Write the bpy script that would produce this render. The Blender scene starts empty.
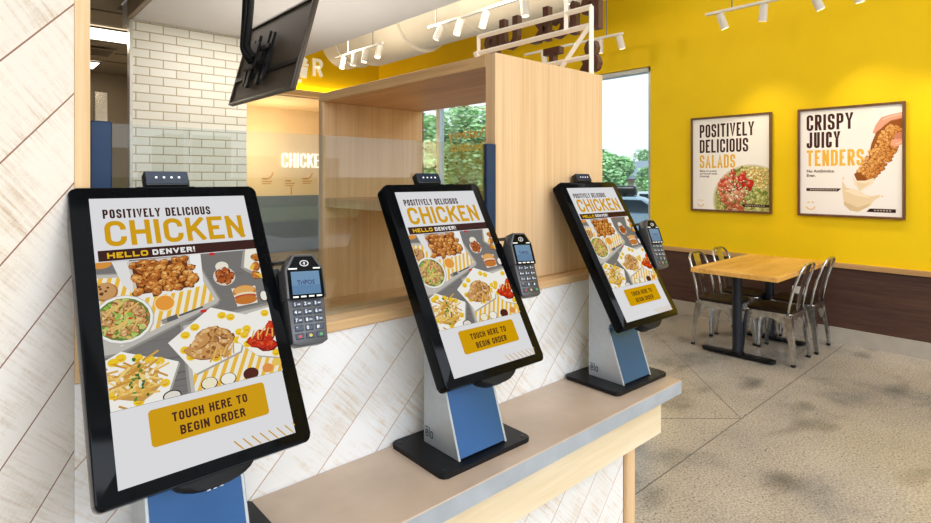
import bpy, bmesh, math, random
from math import sin, cos, pi, radians
from mathutils import Vector, Matrix

sc = bpy.context.scene
COL = sc.collection
rnd = random.Random(7)
sc.view_settings.view_transform = 'Standard'
sc.view_settings.look = 'None'
sc.view_settings.exposure = 0.32

# ------------------------------------------------------------------ colour / materials
def lin(c):
    def f(v):
        v = v / 255.0
        return v / 12.92 if v <= 0.04045 else ((v + 0.055) / 1.055) ** 2.4
    return (f(c[0]), f(c[1]), f(c[2]), 1.0)

def new_mat(name):
    m = bpy.data.materials.new(name)
    m.use_nodes = True
    nt = m.node_tree
    b = nt.nodes['Principled BSDF']
    return m, nt, b

def nd(nt, t, **kw):
    n = nt.nodes.new(t)
    for k, v in kw.items():
        setattr(n, k, v)
    return n

def setin(n, **kw):
    for k, v in kw.items():
        n.inputs[k.replace('_', ' ')].default_value = v

def M(name, rgb, rough=0.5, metal=0.0, var=0.06, scale=25.0, bump=0.0, coat=0.0, spec=0.5, emit=0.0):
    m, nt, b = new_mat(name)
    tc = nd(nt, 'ShaderNodeTexCoord')
    nz = nd(nt, 'ShaderNodeTexNoise')
    setin(nz, Scale=scale, Detail=4.0)
    nt.links.new(tc.outputs['Object'], nz.inputs['Vector'])
    rp = nd(nt, 'ShaderNodeValToRGB')
    c = lin(rgb)
    rp.color_ramp.elements[0].position = 0.3
    rp.color_ramp.elements[1].position = 0.7
    rp.color_ramp.elements[0].color = tuple(v * (1 - var) for v in c[:3]) + (1,)
    rp.color_ramp.elements[1].color = tuple(min(1, v * (1 + var)) for v in c[:3]) + (1,)
    nt.links.new(nz.outputs['Fac'], rp.inputs['Fac'])
    nt.links.new(rp.outputs['Color'], b.inputs['Base Color'])
    setin(b, Roughness=rough, Metallic=metal)
    b.inputs['Specular IOR Level'].default_value = spec
    b.inputs['Coat Weight'].default_value = coat
    if bump:
        bp = nd(nt, 'ShaderNodeBump')
        setin(bp, Strength=bump, Distance=0.002)
        nt.links.new(nz.outputs['Fac'], bp.inputs['Height'])
        nt.links.new(bp.outputs['Normal'], b.inputs['Normal'])
    if emit:
        nt.links.new(rp.outputs['Color'], b.inputs['Emission Color'])
        b.inputs['Emission Strength'].default_value = emit
    return m

def wood(name, c1, c2, axis='Z', rough=0.45, fine=90.0, long=3.0, spec=0.4):
    m, nt, b = new_mat(name)
    tc = nd(nt, 'ShaderNodeTexCoord')
    mp = nd(nt, 'ShaderNodeMapping')
    s = {'X': (long, fine, fine), 'Y': (fine, long, fine), 'Z': (fine, fine, long)}[axis]
    mp.inputs['Scale'].default_value = s
    nt.links.new(tc.outputs['Object'], mp.inputs['Vector'])
    n1 = nd(nt, 'ShaderNodeTexNoise'); setin(n1, Scale=1.0, Detail=5.0, Roughness=0.6, Distortion=0.3)
    nt.links.new(mp.outputs['Vector'], n1.inputs['Vector'])
    mp2 = nd(nt, 'ShaderNodeMapping')
    mp2.inputs['Scale'].default_value = tuple(v * 0.14 for v in s)
    nt.links.new(tc.outputs['Object'], mp2.inputs['Vector'])
    n2 = nd(nt, 'ShaderNodeTexNoise'); setin(n2, Scale=1.0, Detail=3.0, Distortion=0.8)
    nt.links.new(mp2.outputs['Vector'], n2.inputs['Vector'])
    mx = nd(nt, 'ShaderNodeMath', operation='MULTIPLY_ADD')
    mx.inputs[1].default_value = 0.55
    nt.links.new(n1.outputs['Fac'], mx.inputs[0])
    m3 = nd(nt, 'ShaderNodeMath', operation='MULTIPLY'); m3.inputs[1].default_value = 0.45
    nt.links.new(n2.outputs['Fac'], m3.inputs[0])
    nt.links.new(m3.outputs[0], mx.inputs[2])
    rp = nd(nt, 'ShaderNodeValToRGB')
    rp.color_ramp.elements[0].position = 0.36; rp.color_ramp.elements[0].color = lin(c2)
    rp.color_ramp.elements[1].position = 0.62; rp.color_ramp.elements[1].color = lin(c1)
    nt.links.new(mx.outputs[0], rp.inputs['Fac'])
    nt.links.new(rp.outputs['Color'], b.inputs['Base Color'])
    setin(b, Roughness=rough)
    b.inputs['Specular IOR Level'].default_value = spec
    return m

def whitewash(name, dirxy, q0, pitch=0.1125, org=(0, 0), seamcol=(196, 170, 150), white=(244, 243, 240)):
    """diagonal rough-sawn planks: a = along the plank, q = across it"""
    m, nt, b = new_mat(name)
    tc = nd(nt, 'ShaderNodeTexCoord')
    L = nt.links.new
    def dot(v):
        d = nd(nt, 'ShaderNodeVectorMath', operation='DOT_PRODUCT')
        L(tc.outputs['Object'], d.inputs[0]); d.inputs[1].default_value = v
        return d.outputs['Value']
    def math(op, a, bb=None, c=None):
        n = nd(nt, 'ShaderNodeMath', operation=op)
        for i, v in enumerate((a, bb, c)):
            if v is None: continue
            if isinstance(v, (int, float)): n.inputs[i].default_value = v
            else: L(v, n.inputs[i])
        return n.outputs[0]
    r = 1 / math_sqrt2
    dx, dy = dirxy
    off = dx * org[0] + dy * org[1]
    q = math('ADD', dot((-dx * r, -dy * r, r)), off * r)
    a = math('ADD', dot((dx * r, dy * r, r)), -off * r)
    qs = math('DIVIDE', math('SUBTRACT', q, q0), pitch)
    idx = math('FLOOR', qs)
    fr = math('SUBTRACT', qs, idx)
    edge = math('MINIMUM', fr, math('SUBTRACT', 1.0, fr))
    seam = math('LESS_THAN', edge, 0.012)
    # vectors
    def comb(x, y, z):
        n = nd(nt, 'ShaderNodeCombineXYZ')
        for i, v in enumerate((x, y, z)):
            if isinstance(v, (int, float)): n.inputs[i].default_value = v
            else: L(v, n.inputs[i])
        return n.outputs[0]
    def noise(vec, scale, detail=4, rough=.6):
        n = nd(nt, 'ShaderNodeTexNoise'); setin(n, Scale=scale, Detail=detail, Roughness=rough)
        L(vec, n.inputs['Vector']); return n.outputs['Fac']
    io = math('MULTIPLY', idx, 7.31)
    saw = noise(comb(math('MULTIPLY', a, 160.0), math('MULTIPLY', q, 9.0), io), 1.0)      # saw marks cross the plank
    grain = noise(comb(math('MULTIPLY', a, 6.0), math('MULTIPLY', q, 150.0), io), 1.0)     # grain runs along it
    patch = noise(comb(math('MULTIPLY', a, 7.0), math('MULTIPLY', q, 9.0), io), 1.0, 3)
    fine = noise(comb(math('MULTIPLY', a, 300.0), math('MULTIPLY', q, 300.0), io), 1.0, 3)
    big = noise(comb(a, q, io), 2.2, 2)
    s1 = math('MULTIPLY', saw, math('MULTIPLY_ADD', patch, 1.2, 0.30))
    s2 = math('MULTIPLY', grain, math('MULTIPLY_ADD', big, 0.6, 0.15))
    v = math('ADD', math('MULTIPLY', s1, 0.72), math('ADD', math('MULTIPLY', s2, 0.35), math('MULTIPLY', fine, 0.22)))
    rp = nd(nt, 'ShaderNodeValToRGB')
    e = rp.color_ramp.elements
    e[0].position = 0.50; e[0].color = lin(white)
    e[1].position = 0.90; e[1].color = lin((190, 150, 114))
    e2 = rp.color_ramp.elements.new(0.64); e2.color = lin((232, 221, 206))
    L(v, rp.inputs['Fac'])
    # plank to plank brightness
    wn = nd(nt, 'ShaderNodeTexWhiteNoise', noise_dimensions='1D'); L(idx, wn.inputs['W'])
    br = math('MULTIPLY_ADD', wn.outputs['Value'], 0.10, 0.92)
    mxb = nd(nt, 'ShaderNodeMix', data_type='RGBA', blend_type='MULTIPLY'); mxb.inputs[0].default_value = 1.0
    L(rp.outputs['Color'], mxb.inputs[6])
    cb = nd(nt, 'ShaderNodeCombineColor')
    for i in range(3): L(br, cb.inputs[i])
    L(cb.outputs[0], mxb.inputs[7])
    mx = nd(nt, 'ShaderNodeMix', data_type='RGBA')
    L(seam, mx.inputs[0]); L(mxb.outputs[2], mx.inputs[6]); mx.inputs[7].default_value = lin(seamcol)
    L(mx.outputs[2], b.inputs['Base Color'])
    bp = nd(nt, 'ShaderNodeBump'); setin(bp, Strength=0.35, Distance=0.002)
    L(math('SUBTRACT', 1.0, v), bp.inputs['Height']); L(bp.outputs['Normal'], b.inputs['Normal'])
    setin(b, Roughness=0.75)
    b.inputs['Specular IOR Level'].default_value = 0.25
    return m
math_sqrt2 = math.sqrt(2)

def emis(name, rgb, strength):
    m, nt, b = new_mat(name)
    tc = nd(nt, 'ShaderNodeTexCoord'); nz = nd(nt, 'ShaderNodeTexNoise'); setin(nz, Scale=2.0)
    nt.links.new(tc.outputs['Object'], nz.inputs['Vector'])
    rp = nd(nt, 'ShaderNodeValToRGB')
    c = lin(rgb)
    rp.color_ramp.elements[0].color = tuple(v * .97 for v in c[:3]) + (1,)
    rp.color_ramp.elements[1].color = c
    nt.links.new(nz.outputs['Fac'], rp.inputs['Fac'])
    nt.links.new(rp.outputs['Color'], b.inputs['Emission Color'])
    b.inputs['Emission Strength'].default_value = strength
    b.inputs['Base Color'].default_value = c
    return m

def glass(name, tint=(235, 243, 246), boost=1.0, ior=1.5):
    m = bpy.data.materials.new(name); m.use_nodes = True
    nt = m.node_tree; nt.nodes.clear()
    out = nd(nt, 'ShaderNodeOutputMaterial')
    tr = nd(nt, 'ShaderNodeBsdfTransparent'); tr.inputs[0].default_value = lin(tint)
    gl = nd(nt, 'ShaderNodeBsdfGlossy'); gl.inputs['Roughness'].default_value = 0.0
    fr = nd(nt, 'ShaderNodeFresnel'); fr.inputs[0].default_value = ior
    ml = nd(nt, 'ShaderNodeMath', operation='MULTIPLY'); ml.inputs[1].default_value = boost; ml.use_clamp = True
    mx = nd(nt, 'ShaderNodeMixShader')
    ge = nd(nt, 'ShaderNodeNewGeometry'); iv = nd(nt, 'ShaderNodeMath', operation='SUBTRACT'); iv.inputs[0].default_value = 1.0
    m2 = nd(nt, 'ShaderNodeMath', operation='MULTIPLY')
    nt.links.new(ge.outputs['Backfacing'], iv.inputs[1]); nt.links.new(fr.outputs[0], ml.inputs[0])
    nt.links.new(ml.outputs[0], m2.inputs[0]); nt.links.new(iv.outputs[0], m2.inputs[1]); nt.links.new(m2.outputs[0], mx.inputs[0])
    nt.links.new(tr.outputs[0], mx.inputs[1]); nt.links.new(gl.outputs[0], mx.inputs[2])
    nt.links.new(mx.outputs[0], out.inputs[0])
    return m

def attr_mat(name, emission=0.0, rough=0.4, spec=0.3, diffuse=True):
    m, nt, b = new_mat(name)
    at = nd(nt, 'ShaderNodeAttribute', attribute_name='Col')
    if diffuse: nt.links.new(at.outputs['Color'], b.inputs['Base Color'])
    else: b.inputs['Base Color'].default_value = (0, 0, 0, 1)
    if emission:
        nt.links.new(at.outputs['Color'], b.inputs['Emission Color'])
        b.inputs['Emission Strength'].default_value = emission
    setin(b, Roughness=rough); b.inputs['Specular IOR Level'].default_value = spec
    return m

def concrete_floor():
    m, nt, b = new_mat('polished_concrete')
    tc = nd(nt, 'ShaderNodeTexCoord'); L = nt.links.new
    def noise(scale, detail=4, rough=.55):
        n = nd(nt, 'ShaderNodeTexNoise'); setin(n, Scale=scale, Detail=detail, Roughness=rough)
        L(tc.outputs['Object'], n.inputs['Vector']); return n.outputs['Fac']
    def ramp(f, stops):
        r = nd(nt, 'ShaderNodeValToRGB'); e = r.color_ramp.elements
        e[0].position, e[0].color = stops[0][0], lin(stops[0][1])
        e[1].position, e[1].color = stops[-1][0], lin(stops[-1][1])
        for p, c in stops[1:-1]:
            x = e.new(p); x.color = lin(c)
        L(f, r.inputs['Fac']); return r.outputs['Color']
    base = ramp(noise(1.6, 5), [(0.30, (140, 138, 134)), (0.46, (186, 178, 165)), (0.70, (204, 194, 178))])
    blotch = nd(nt, 'ShaderNodeValToRGB'); e = blotch.color_ramp.elements  # soft dark blotches multiplied into the base colour
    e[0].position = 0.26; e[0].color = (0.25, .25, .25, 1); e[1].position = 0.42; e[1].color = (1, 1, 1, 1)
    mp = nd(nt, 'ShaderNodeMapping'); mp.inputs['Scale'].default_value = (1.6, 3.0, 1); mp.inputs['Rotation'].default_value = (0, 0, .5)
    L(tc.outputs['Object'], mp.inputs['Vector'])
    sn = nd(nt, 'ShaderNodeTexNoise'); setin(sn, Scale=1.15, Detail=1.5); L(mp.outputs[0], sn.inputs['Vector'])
    L(sn.outputs['Fac'], blotch.inputs['Fac'])
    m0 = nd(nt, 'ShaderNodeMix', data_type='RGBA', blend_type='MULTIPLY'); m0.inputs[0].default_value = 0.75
    L(base, m0.inputs[6]); L(blotch.outputs['Color'], m0.inputs[7])
    # aggregate specks
    vo = nd(nt, 'ShaderNodeTexVoronoi'); setin(vo, Scale=52.0, Randomness=1.0); L(tc.outputs['Object'], vo.inputs['Vector'])
    sp = ramp(vo.outputs['Distance'], [(0.10, (96, 90, 84)), (0.26, (255, 255, 255))])
    gate = ramp(noise(26, 2), [(0.45, (255, 255, 255)), (0.58, (0, 0, 0))])
    m1 = nd(nt, 'ShaderNodeMix', data_type='RGBA', blend_type='MULTIPLY')
    inv = nd(nt, 'ShaderNodeInvert'); L(gate, inv.inputs['Color'])
    L(inv.outputs[0], m1.inputs[0]); L(m0.outputs[2], m1.inputs[6]); L(sp, m1.inputs[7])
    fine = ramp(noise(95, 3, .7), [(0.36, (168, 164, 158)), (0.60, (255, 255, 255))])
    m2 = nd(nt, 'ShaderNodeMix', data_type='RGBA', blend_type='MULTIPLY'); m2.inputs[0].default_value = 0.8
    L(m1.outputs[2], m2.inputs[6]); L(fine, m2.inputs[7])
    L(m2.outputs[2], b.inputs['Base Color'])
    setin(b, Roughness=0.24); b.inputs['Specular IOR Level'].default_value = 0.5
    return m

def brick_mat():
    m, nt, b = new_mat('white_brick')
    tc = nd(nt, 'ShaderNodeTexCoord'); L = nt.links.new
    mp = nd(nt, 'ShaderNodeMapping'); mp.inputs['Rotation'].default_value = (radians(90), 0, 0)
    L(tc.outputs['Object'], mp.inputs['Vector'])
    sx = nd(nt, 'ShaderNodeSeparateXYZ'); L(tc.outputs['Object'], sx.inputs[0])
    add = nd(nt, 'ShaderNodeMath', operation='ADD'); L(sx.outputs['X'], add.inputs[0]); L(sx.outputs['Y'], add.inputs[1])
    cb = nd(nt, 'ShaderNodeCombineXYZ'); L(add.outputs[0], cb.inputs[0]); L(sx.outputs['Z'], cb.inputs[1])
    br = nd(nt, 'ShaderNodeTexBrick')
    br.inputs['Color1'].default_value = lin((236, 234, 224)); br.inputs['Color2'].default_value = lin((226, 224, 214))
    br.inputs['Mortar'].default_value = lin((176, 162, 128))
    setin(br, Scale=1.0); br.inputs['Mortar Size'].default_value = 0.0048
    br.inputs['Brick Width'].default_value = 0.214; br.inputs['Row Height'].default_value = 0.0762
    br.inputs['Mortar Smooth'].default_value = 0.1
    L(cb.outputs[0], br.inputs['Vector'])
    L(br.outputs['Color'], b.inputs['Base Color'])
    bp = nd(nt, 'ShaderNodeBump'); setin(bp, Strength=0.5, Distance=0.004); bp.invert = True
    L(br.outputs['Fac'], bp.inputs['Height']); L(bp.outputs['Normal'], b.inputs['Normal'])
    setin(b, Roughness=0.4)
    return m

# ------------------------------------------------------------------ mesh helpers
def link(name, me, mat=None, parent=None):
    o = bpy.data.objects.new(name, me)
    COL.objects.link(o)
    if mat is not None:
        for mm in (mat if isinstance(mat, (list, tuple)) else [mat]):
            me.materials.append(mm)
    if parent: o.parent = parent
    return o

def fin(name, bm, mat, parent=None, smooth=False, autos=None):
    me = bpy.data.meshes.new(name)
    bmesh.ops.recalc_face_normals(bm, faces=bm.faces[:])
    if smooth:
        for f in bm.faces: f.smooth = True
    bm.to_mesh(me); bm.free()
    o = link(name, me, mat, parent)
    if smooth and autos:
        me.set_sharp_from_angle(angle=radians(autos))
    return o

def empty(name, loc=(0, 0, 0), rz=0.0):
    o = bpy.data.objects.new(name, None); COL.objects.link(o)
    o.location = loc; o.rotation_euler = (0, 0, rz); o.empty_display_size = 0.05
    return o

def tag(o, label, cat, group=None):
    o['label'] = label; o['category'] = cat
    if group: o['group'] = group
    return o

def struct(o):
    o['kind'] = 'structure'
    return o

def box(bm, a, b, bev=0.0, seg=2, mtx=None):
    x0, y0, z0 = a; x1, y1, z1 = b
    vs = [bm.verts.new(p) for p in ((x0, y0, z0), (x1, y0, z0), (x1, y1, z0), (x0, y1, z0), (x0, y0, z1), (x1, y0, z1), (x1, y1, z1), (x0, y1, z1))]
    fs = [bm.faces.new([vs[i] for i in q]) for q in ((0, 3, 2, 1), (4, 5, 6, 7), (0, 1, 5, 4), (1, 2, 6, 5), (2, 3, 7, 6), (3, 0, 4, 7))]
    if bev:
        es = list({e for f in fs for e in f.edges})
        r = bmesh.ops.bevel(bm, geom=es, offset=bev, segments=seg, affect='EDGES', profile=0.5)
        vs = list({v for f in r['faces'] for v in f.verts} | {v for v in vs if v.is_valid})
    if mtx is not None:
        bmesh.ops.transform(bm, matrix=mtx, verts=[v for v in vs if v.is_valid])
    return vs

def prism(bm, pts, ax, lo, hi, bev=0.0, mtx=None):
    """polygon pts (2D) extruded along axis ax; 2D coords fill the other two axes in order"""
    def P(p, t):
        c = [p[0], p[1]]; c.insert(ax, t); return c
    a = [bm.verts.new(P(p, lo)) for p in pts]
    b = [bm.verts.new(P(p, hi)) for p in pts]
    n = len(pts)
    fs = [bm.faces.new(a), bm.faces.new(b[::-1])]
    for i in range(n):
        fs.append(bm.faces.new([a[i], b[i], b[(i + 1) % n], a[(i + 1) % n]]))
    vs = a + b
    if bev:
        es = list({e for f in fs[:2] for e in f.edges})
        r = bmesh.ops.bevel(bm, geom=es, offset=bev, segments=2, affect='EDGES', profile=0.5)
        vs = list({v for f in r['faces'] for v in f.verts} | {v for v in vs if v.is_valid})
    if mtx is not None:
        bmesh.ops.transform(bm, matrix=mtx, verts=[v for v in vs if v.is_valid])
    return vs

def tube(bm, pts, r, seg=10, closed=False, caps=True, r_end=None, flat=None):
    pts = [Vector(p) for p in pts]; n = len(pts)
    rings = []; up0 = None
    for i, p in enumerate(pts):
        if closed: t = (pts[(i + 1) % n] - pts[i - 1])
        elif i == 0: t = pts[1] - p
        elif i == n - 1: t = p - pts[i - 1]
        else: t = (pts[i + 1] - p).normalized() + (p - pts[i - 1]).normalized()
        t.normalize()
        if up0 is None:
            up0 = Vector((0, 0, 1)) if abs(t.z) < 0.9 else Vector((1, 0, 0))
        s = t.cross(up0).normalized(); u = s.cross(t).normalized(); up0 = u
        rr = r if r_end is None else r + (r_end - r) * i / (n - 1)
        rings.append([bm.verts.new(p + (s * cos(2 * pi * k / seg) + u * sin(2 * pi * k / seg)) * rr) for k in range(seg)])
    m = n if closed else n - 1
    for i in range(m):
        A, B = rings[i], rings[(i + 1) % n]
        for k in range(seg):
            bm.faces.new([A[k], A[(k + 1) % seg], B[(k + 1) % seg], B[k]])
    if caps and not closed:
        bm.faces.new(rings[0][::-1]); bm.faces.new(rings[-1])

def cyl(bm, p0, p1, r0, r1=None, seg=20, caps=True):
    tube(bm, [p0, p1], r0, seg=seg, r_end=r0 if r1 is None else r1, caps=caps)

def lathe(bm, prof, seg=24, mtx=None):
    rings = []
    for r, z in prof:
        rings.append([bm.verts.new((r * cos(2 * pi * k / seg), r * sin(2 * pi * k / seg), z)) for k in range(seg)])
    for A, B in zip(rings, rings[1:]):
        for k in range(seg): bm.faces.new([A[k], A[(k + 1) % seg], B[(k + 1) % seg], B[k]])
    bm.faces.new(rings[0][::-1]); bm.faces.new(rings[-1])
    vs = [v for R in rings for v in R]
    if mtx is not None: bmesh.ops.transform(bm, matrix=mtx, verts=vs)
    return vs

def rrect(w, h, r, cx=0, cy=0, n=6):
    out = []
    for sx, sy, a0 in ((1, 1, 0), (-1, 1, 90), (-1, -1, 180), (1, -1, 270)):
        for k in range(n + 1):
            a = radians(a0 + 90 * k / n)
            out.append((cx + sx * (w / 2 - r) + r * cos(a), cy + sy * (h / 2 - r) + r * sin(a)))
    return out

def smooth_path(pts, r=0.02, n=5):
    """round the corners of a polyline"""
    P = [Vector(p) for p in pts]; out = [P[0]]
    for a, b, c in zip(P, P[1:], P[2:]):
        d1 = (a - b); d2 = (c - b)
        rr = min(r, d1.length * .49, d2.length * .49)
        s = b + d1.normalized() * rr; e = b + d2.normalized() * rr
        for k in range(n + 1):
            t = k / n
            out.append(s * (1 - t) ** 2 + b * 2 * t * (1 - t) + e * t * t)
    out.append(P[-1]); return out

# ------------------------------------------------------------------ stroke lettering
GL = {
 'A': [[(0, 0), (.5, 1), (1, 0)], [(.17, .27), (.83, .27)]],
 'B': [[(0, 0), (0, 1), (1, 1, 1), (1, .53, 1), (0, .53)], [(0, .53), (1, .53, 1), (1, 0, 1), (0, 0)]],
 'C': [[(1, .66), (1, 1, 1), (0, 1, 1), (0, 0, 1), (1, 0, 1), (1, .34)]],
 'D': [[(0, .5), (0, 1), (1, 1, 1), (1, 0, 1), (0, 0), (0, .5)]],
 'E': [[(1, 1), (0, 1), (0, 0), (1, 0)], [(0, .52), (.85, .52)]],
 'e': [[(0, .52), (1, .52), (1, 1, 1), (0, 1, 1), (0, 0, 1), (1, 0, 1), (1, .24)]],
 'G': [[(1, .68), (1, 1, 1), (0, 1, 1), (0, 0, 1), (1, 0, 1), (1, .46), (.5, .46)]],
 'H': [[(0, 0), (0, 1)], [(1, 0), (1, 1)], [(0, .52), (1, .52)]],
 'I': [[(.5, 0), (.5, 1)]],
 'J': [[(1, 1), (1, 0, 1), (0, 0, 1), (0, .3)]],
 'K': [[(0, 0), (0, 1)], [(1, 1), (.05, .40)], [(.38, .58), (1, 0)]],
 'L': [[(0, 1), (0, 0), (1, 0)]],
 'N': [[(0, 0), (0, 1)], [(1, 0), (1, 1)], [(0, 1), (1, 0)]],
 'O': [[(0, .5), (0, 1, 1), (1, 1, 1), (1, 0, 1), (0, 0, 1), (0, .5)]],
 'P': [[(0, 0), (0, 1), (1, 1, 1), (1, .45, 1), (0, .45)]],
 'R': [[(0, 0), (0, 1), (1, 1, 1), (1, .5, 1), (0, .5)], [(.55, .5), (1, 0)]],
 'S': [[(1, .70), (1, 1, 1), (0, 1, 1), (0, .56, 1), (1, .44, 1), (1, 0, 1), (0, 0, 1), (0, .30)]],
 'T': [[(0, 1), (1, 1)], [(.5, 1), (.5, 0)]],
 'U': [[(0, 1), (0, 0, 1), (1, 0, 1), (1, 1)]],
 'V': [[(0, 1), (.5, 0), (1, 1)]],
 'Y': [[(0, 1), (.5, .45), (1, 1)], [(.5, .5), (.5, 0)]],
 '!': [[(.5, .30), (.5, 1)], [(.5, 0), (.5, .06)]],
}
def stroke_quads(path, t):
    P = [Vector((p[0], p[1])) for p in path]
    Q = [P[0]]
    for p in P[1:]:
        if (p - Q[-1]).length > 1e-7: Q.append(p)
    P = Q; n = len(P)
    if n < 2: return []
    L, R = [], []
    for i in range(n):
        d0 = (P[i] - P[i - 1]).normalized() if i > 0 else (P[1] - P[0]).normalized()
        d1 = (P[i + 1] - P[i]).normalized() if i < n - 1 else d0
        n0 = Vector((-d0.y, d0.x)); n1 = Vector((-d1.y, d1.x))
        mm = n0 + n1
        if mm.length < 0.2: mm = n0
        mm.normalize()
        k = 1 / max(0.45, mm.dot(n0))
        L.append(P[i] + mm * t / 2 * k); R.append(P[i] - mm * t / 2 * k)
    return [[tuple(L[i]), tuple(L[i + 1]), tuple(R[i + 1]), tuple(R[i])] for i in range(n - 1)]

def glyph_paths(ch, x, y, w, h, t):
    """centre-line paths of a capital in the box x..x+w, y..y+h"""
    out = []
    iw, ih = w - t, h - t
    rad = min(iw * .5, ih * .28)
    for path in GL.get(ch, []):
        pts = [(x + t / 2 + p[0] * iw, y + t / 2 + p[1] * ih, len(p) > 2) for p in path]
        # straight ends should reach the box edge
        res = [Vector(pts[0][:2])]
        for i in range(1, len(pts) - 1):
            b = Vector(pts[i][:2]); a = Vector(pts[i - 1][:2]); c = Vector(pts[i + 1][:2])
            if pts[i][2]:
                rr = min(rad, (a - b).length * (.5 if i > 1 and pts[i - 1][2] else 1), (c - b).length * (.5 if pts[i + 1][2] else 1))
                s = b + (a - b).normalized() * rr; e = b + (c - b).normalized() * rr
                for k in range(7):
                    u = k / 6
                    # circular-ish
                    w1 = (1 - u) ** 2; w2 = 2 * u * (1 - u) * 0.85; w3 = u * u
                    sm = w1 + w2 + w3
                    res.append((s * w1 + b * w2 + e * w3) / sm)
            else: res.append(b)
        res.append(Vector(pts[-1][:2]))
        def ext(p, q):
            return p + (p - q).normalized() * t / 2
        closed = (res[0] - res[-1]).length < 1e-6
        if not closed:
            r0, r1 = ext(res[0], res[1]), ext(res[-1], res[-2])
            lo, hi = y, y + h
            def cl(v): return Vector((min(max(v.x, x - 0.0), x + w), min(max(v.y, lo), hi)))
            axis0 = abs((res[0] - res[1]).normalized().x) < .05 or abs((res[0] - res[1]).normalized().y) < .05
            axis1 = abs((res[-1] - res[-2]).normalized().x) < .05 or abs((res[-1] - res[-2]).normalized().y) < .05
            ends = path[0], path[-1]
            if axis0 and path[0][1] in (0, 1) or (axis0 and path[0][0] in (0, 1) and ch in 'ELTZ'): res[0] = r0
            elif not axis0: res[0] = r0
            if axis1 and path[-1][1] in (0, 1) or (axis1 and path[-1][0] in (0, 1) and ch in 'ELTZ'): res[-1] = r1
            elif not axis1: res[-1] = r1
        out.append(res)
    return out

def text_paths(s, x, y, h, t, total=None, w=None, gap=None, space=None):
    """condensed caps; either letter width w or a total width"""
    gap = t * .62 if gap is None else gap
    def width(ch, w):
        if ch == ' ': return (space if space is not None else w * .55)
        if ch in 'I!': return t
        if ch in 'EL': return w * .88
        if ch in 'AVY': return w * 1.08
        return w
    if total is not None:
        lo, hi = 0.0, h * 3
        for _ in range(40):
            mid = (lo + hi) / 2
            if sum(width(c, mid) for c in s) + gap * (len(s) - 1) < total: lo = mid
            else: hi = mid
        w = lo
    paths = []
    cx = x
    for c in s:
        cw = width(c, w)
        paths += [(c, p) for p in glyph_paths(c, cx, y, cw, h, t)] if c != ' ' else []
        cx += cw + gap
    return paths

def font_polys(s, size, align='LEFT', offset=0.0, xs=1.0):
    """triangles of a line of text in the built-in typeface"""
    cu = bpy.data.curves.new('tmp_text', 'FONT'); cu.body = s; cu.size = size; cu.offset = offset
    cu.align_x = align; cu.resolution_u = 2
    ob = bpy.data.objects.new('tmp_text', cu); COL.objects.link(ob)
    dg = bpy.context.evaluated_depsgraph_get()
    ev = ob.evaluated_get(dg); me = ev.to_mesh()
    polys = [[(me.vertices[i].co.x * xs, me.vertices[i].co.y) for i in p.vertices] for p in me.polygons]
    ev.to_mesh_clear()
    bpy.data.objects.remove(ob); bpy.data.curves.remove(cu)
    return polys

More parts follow.
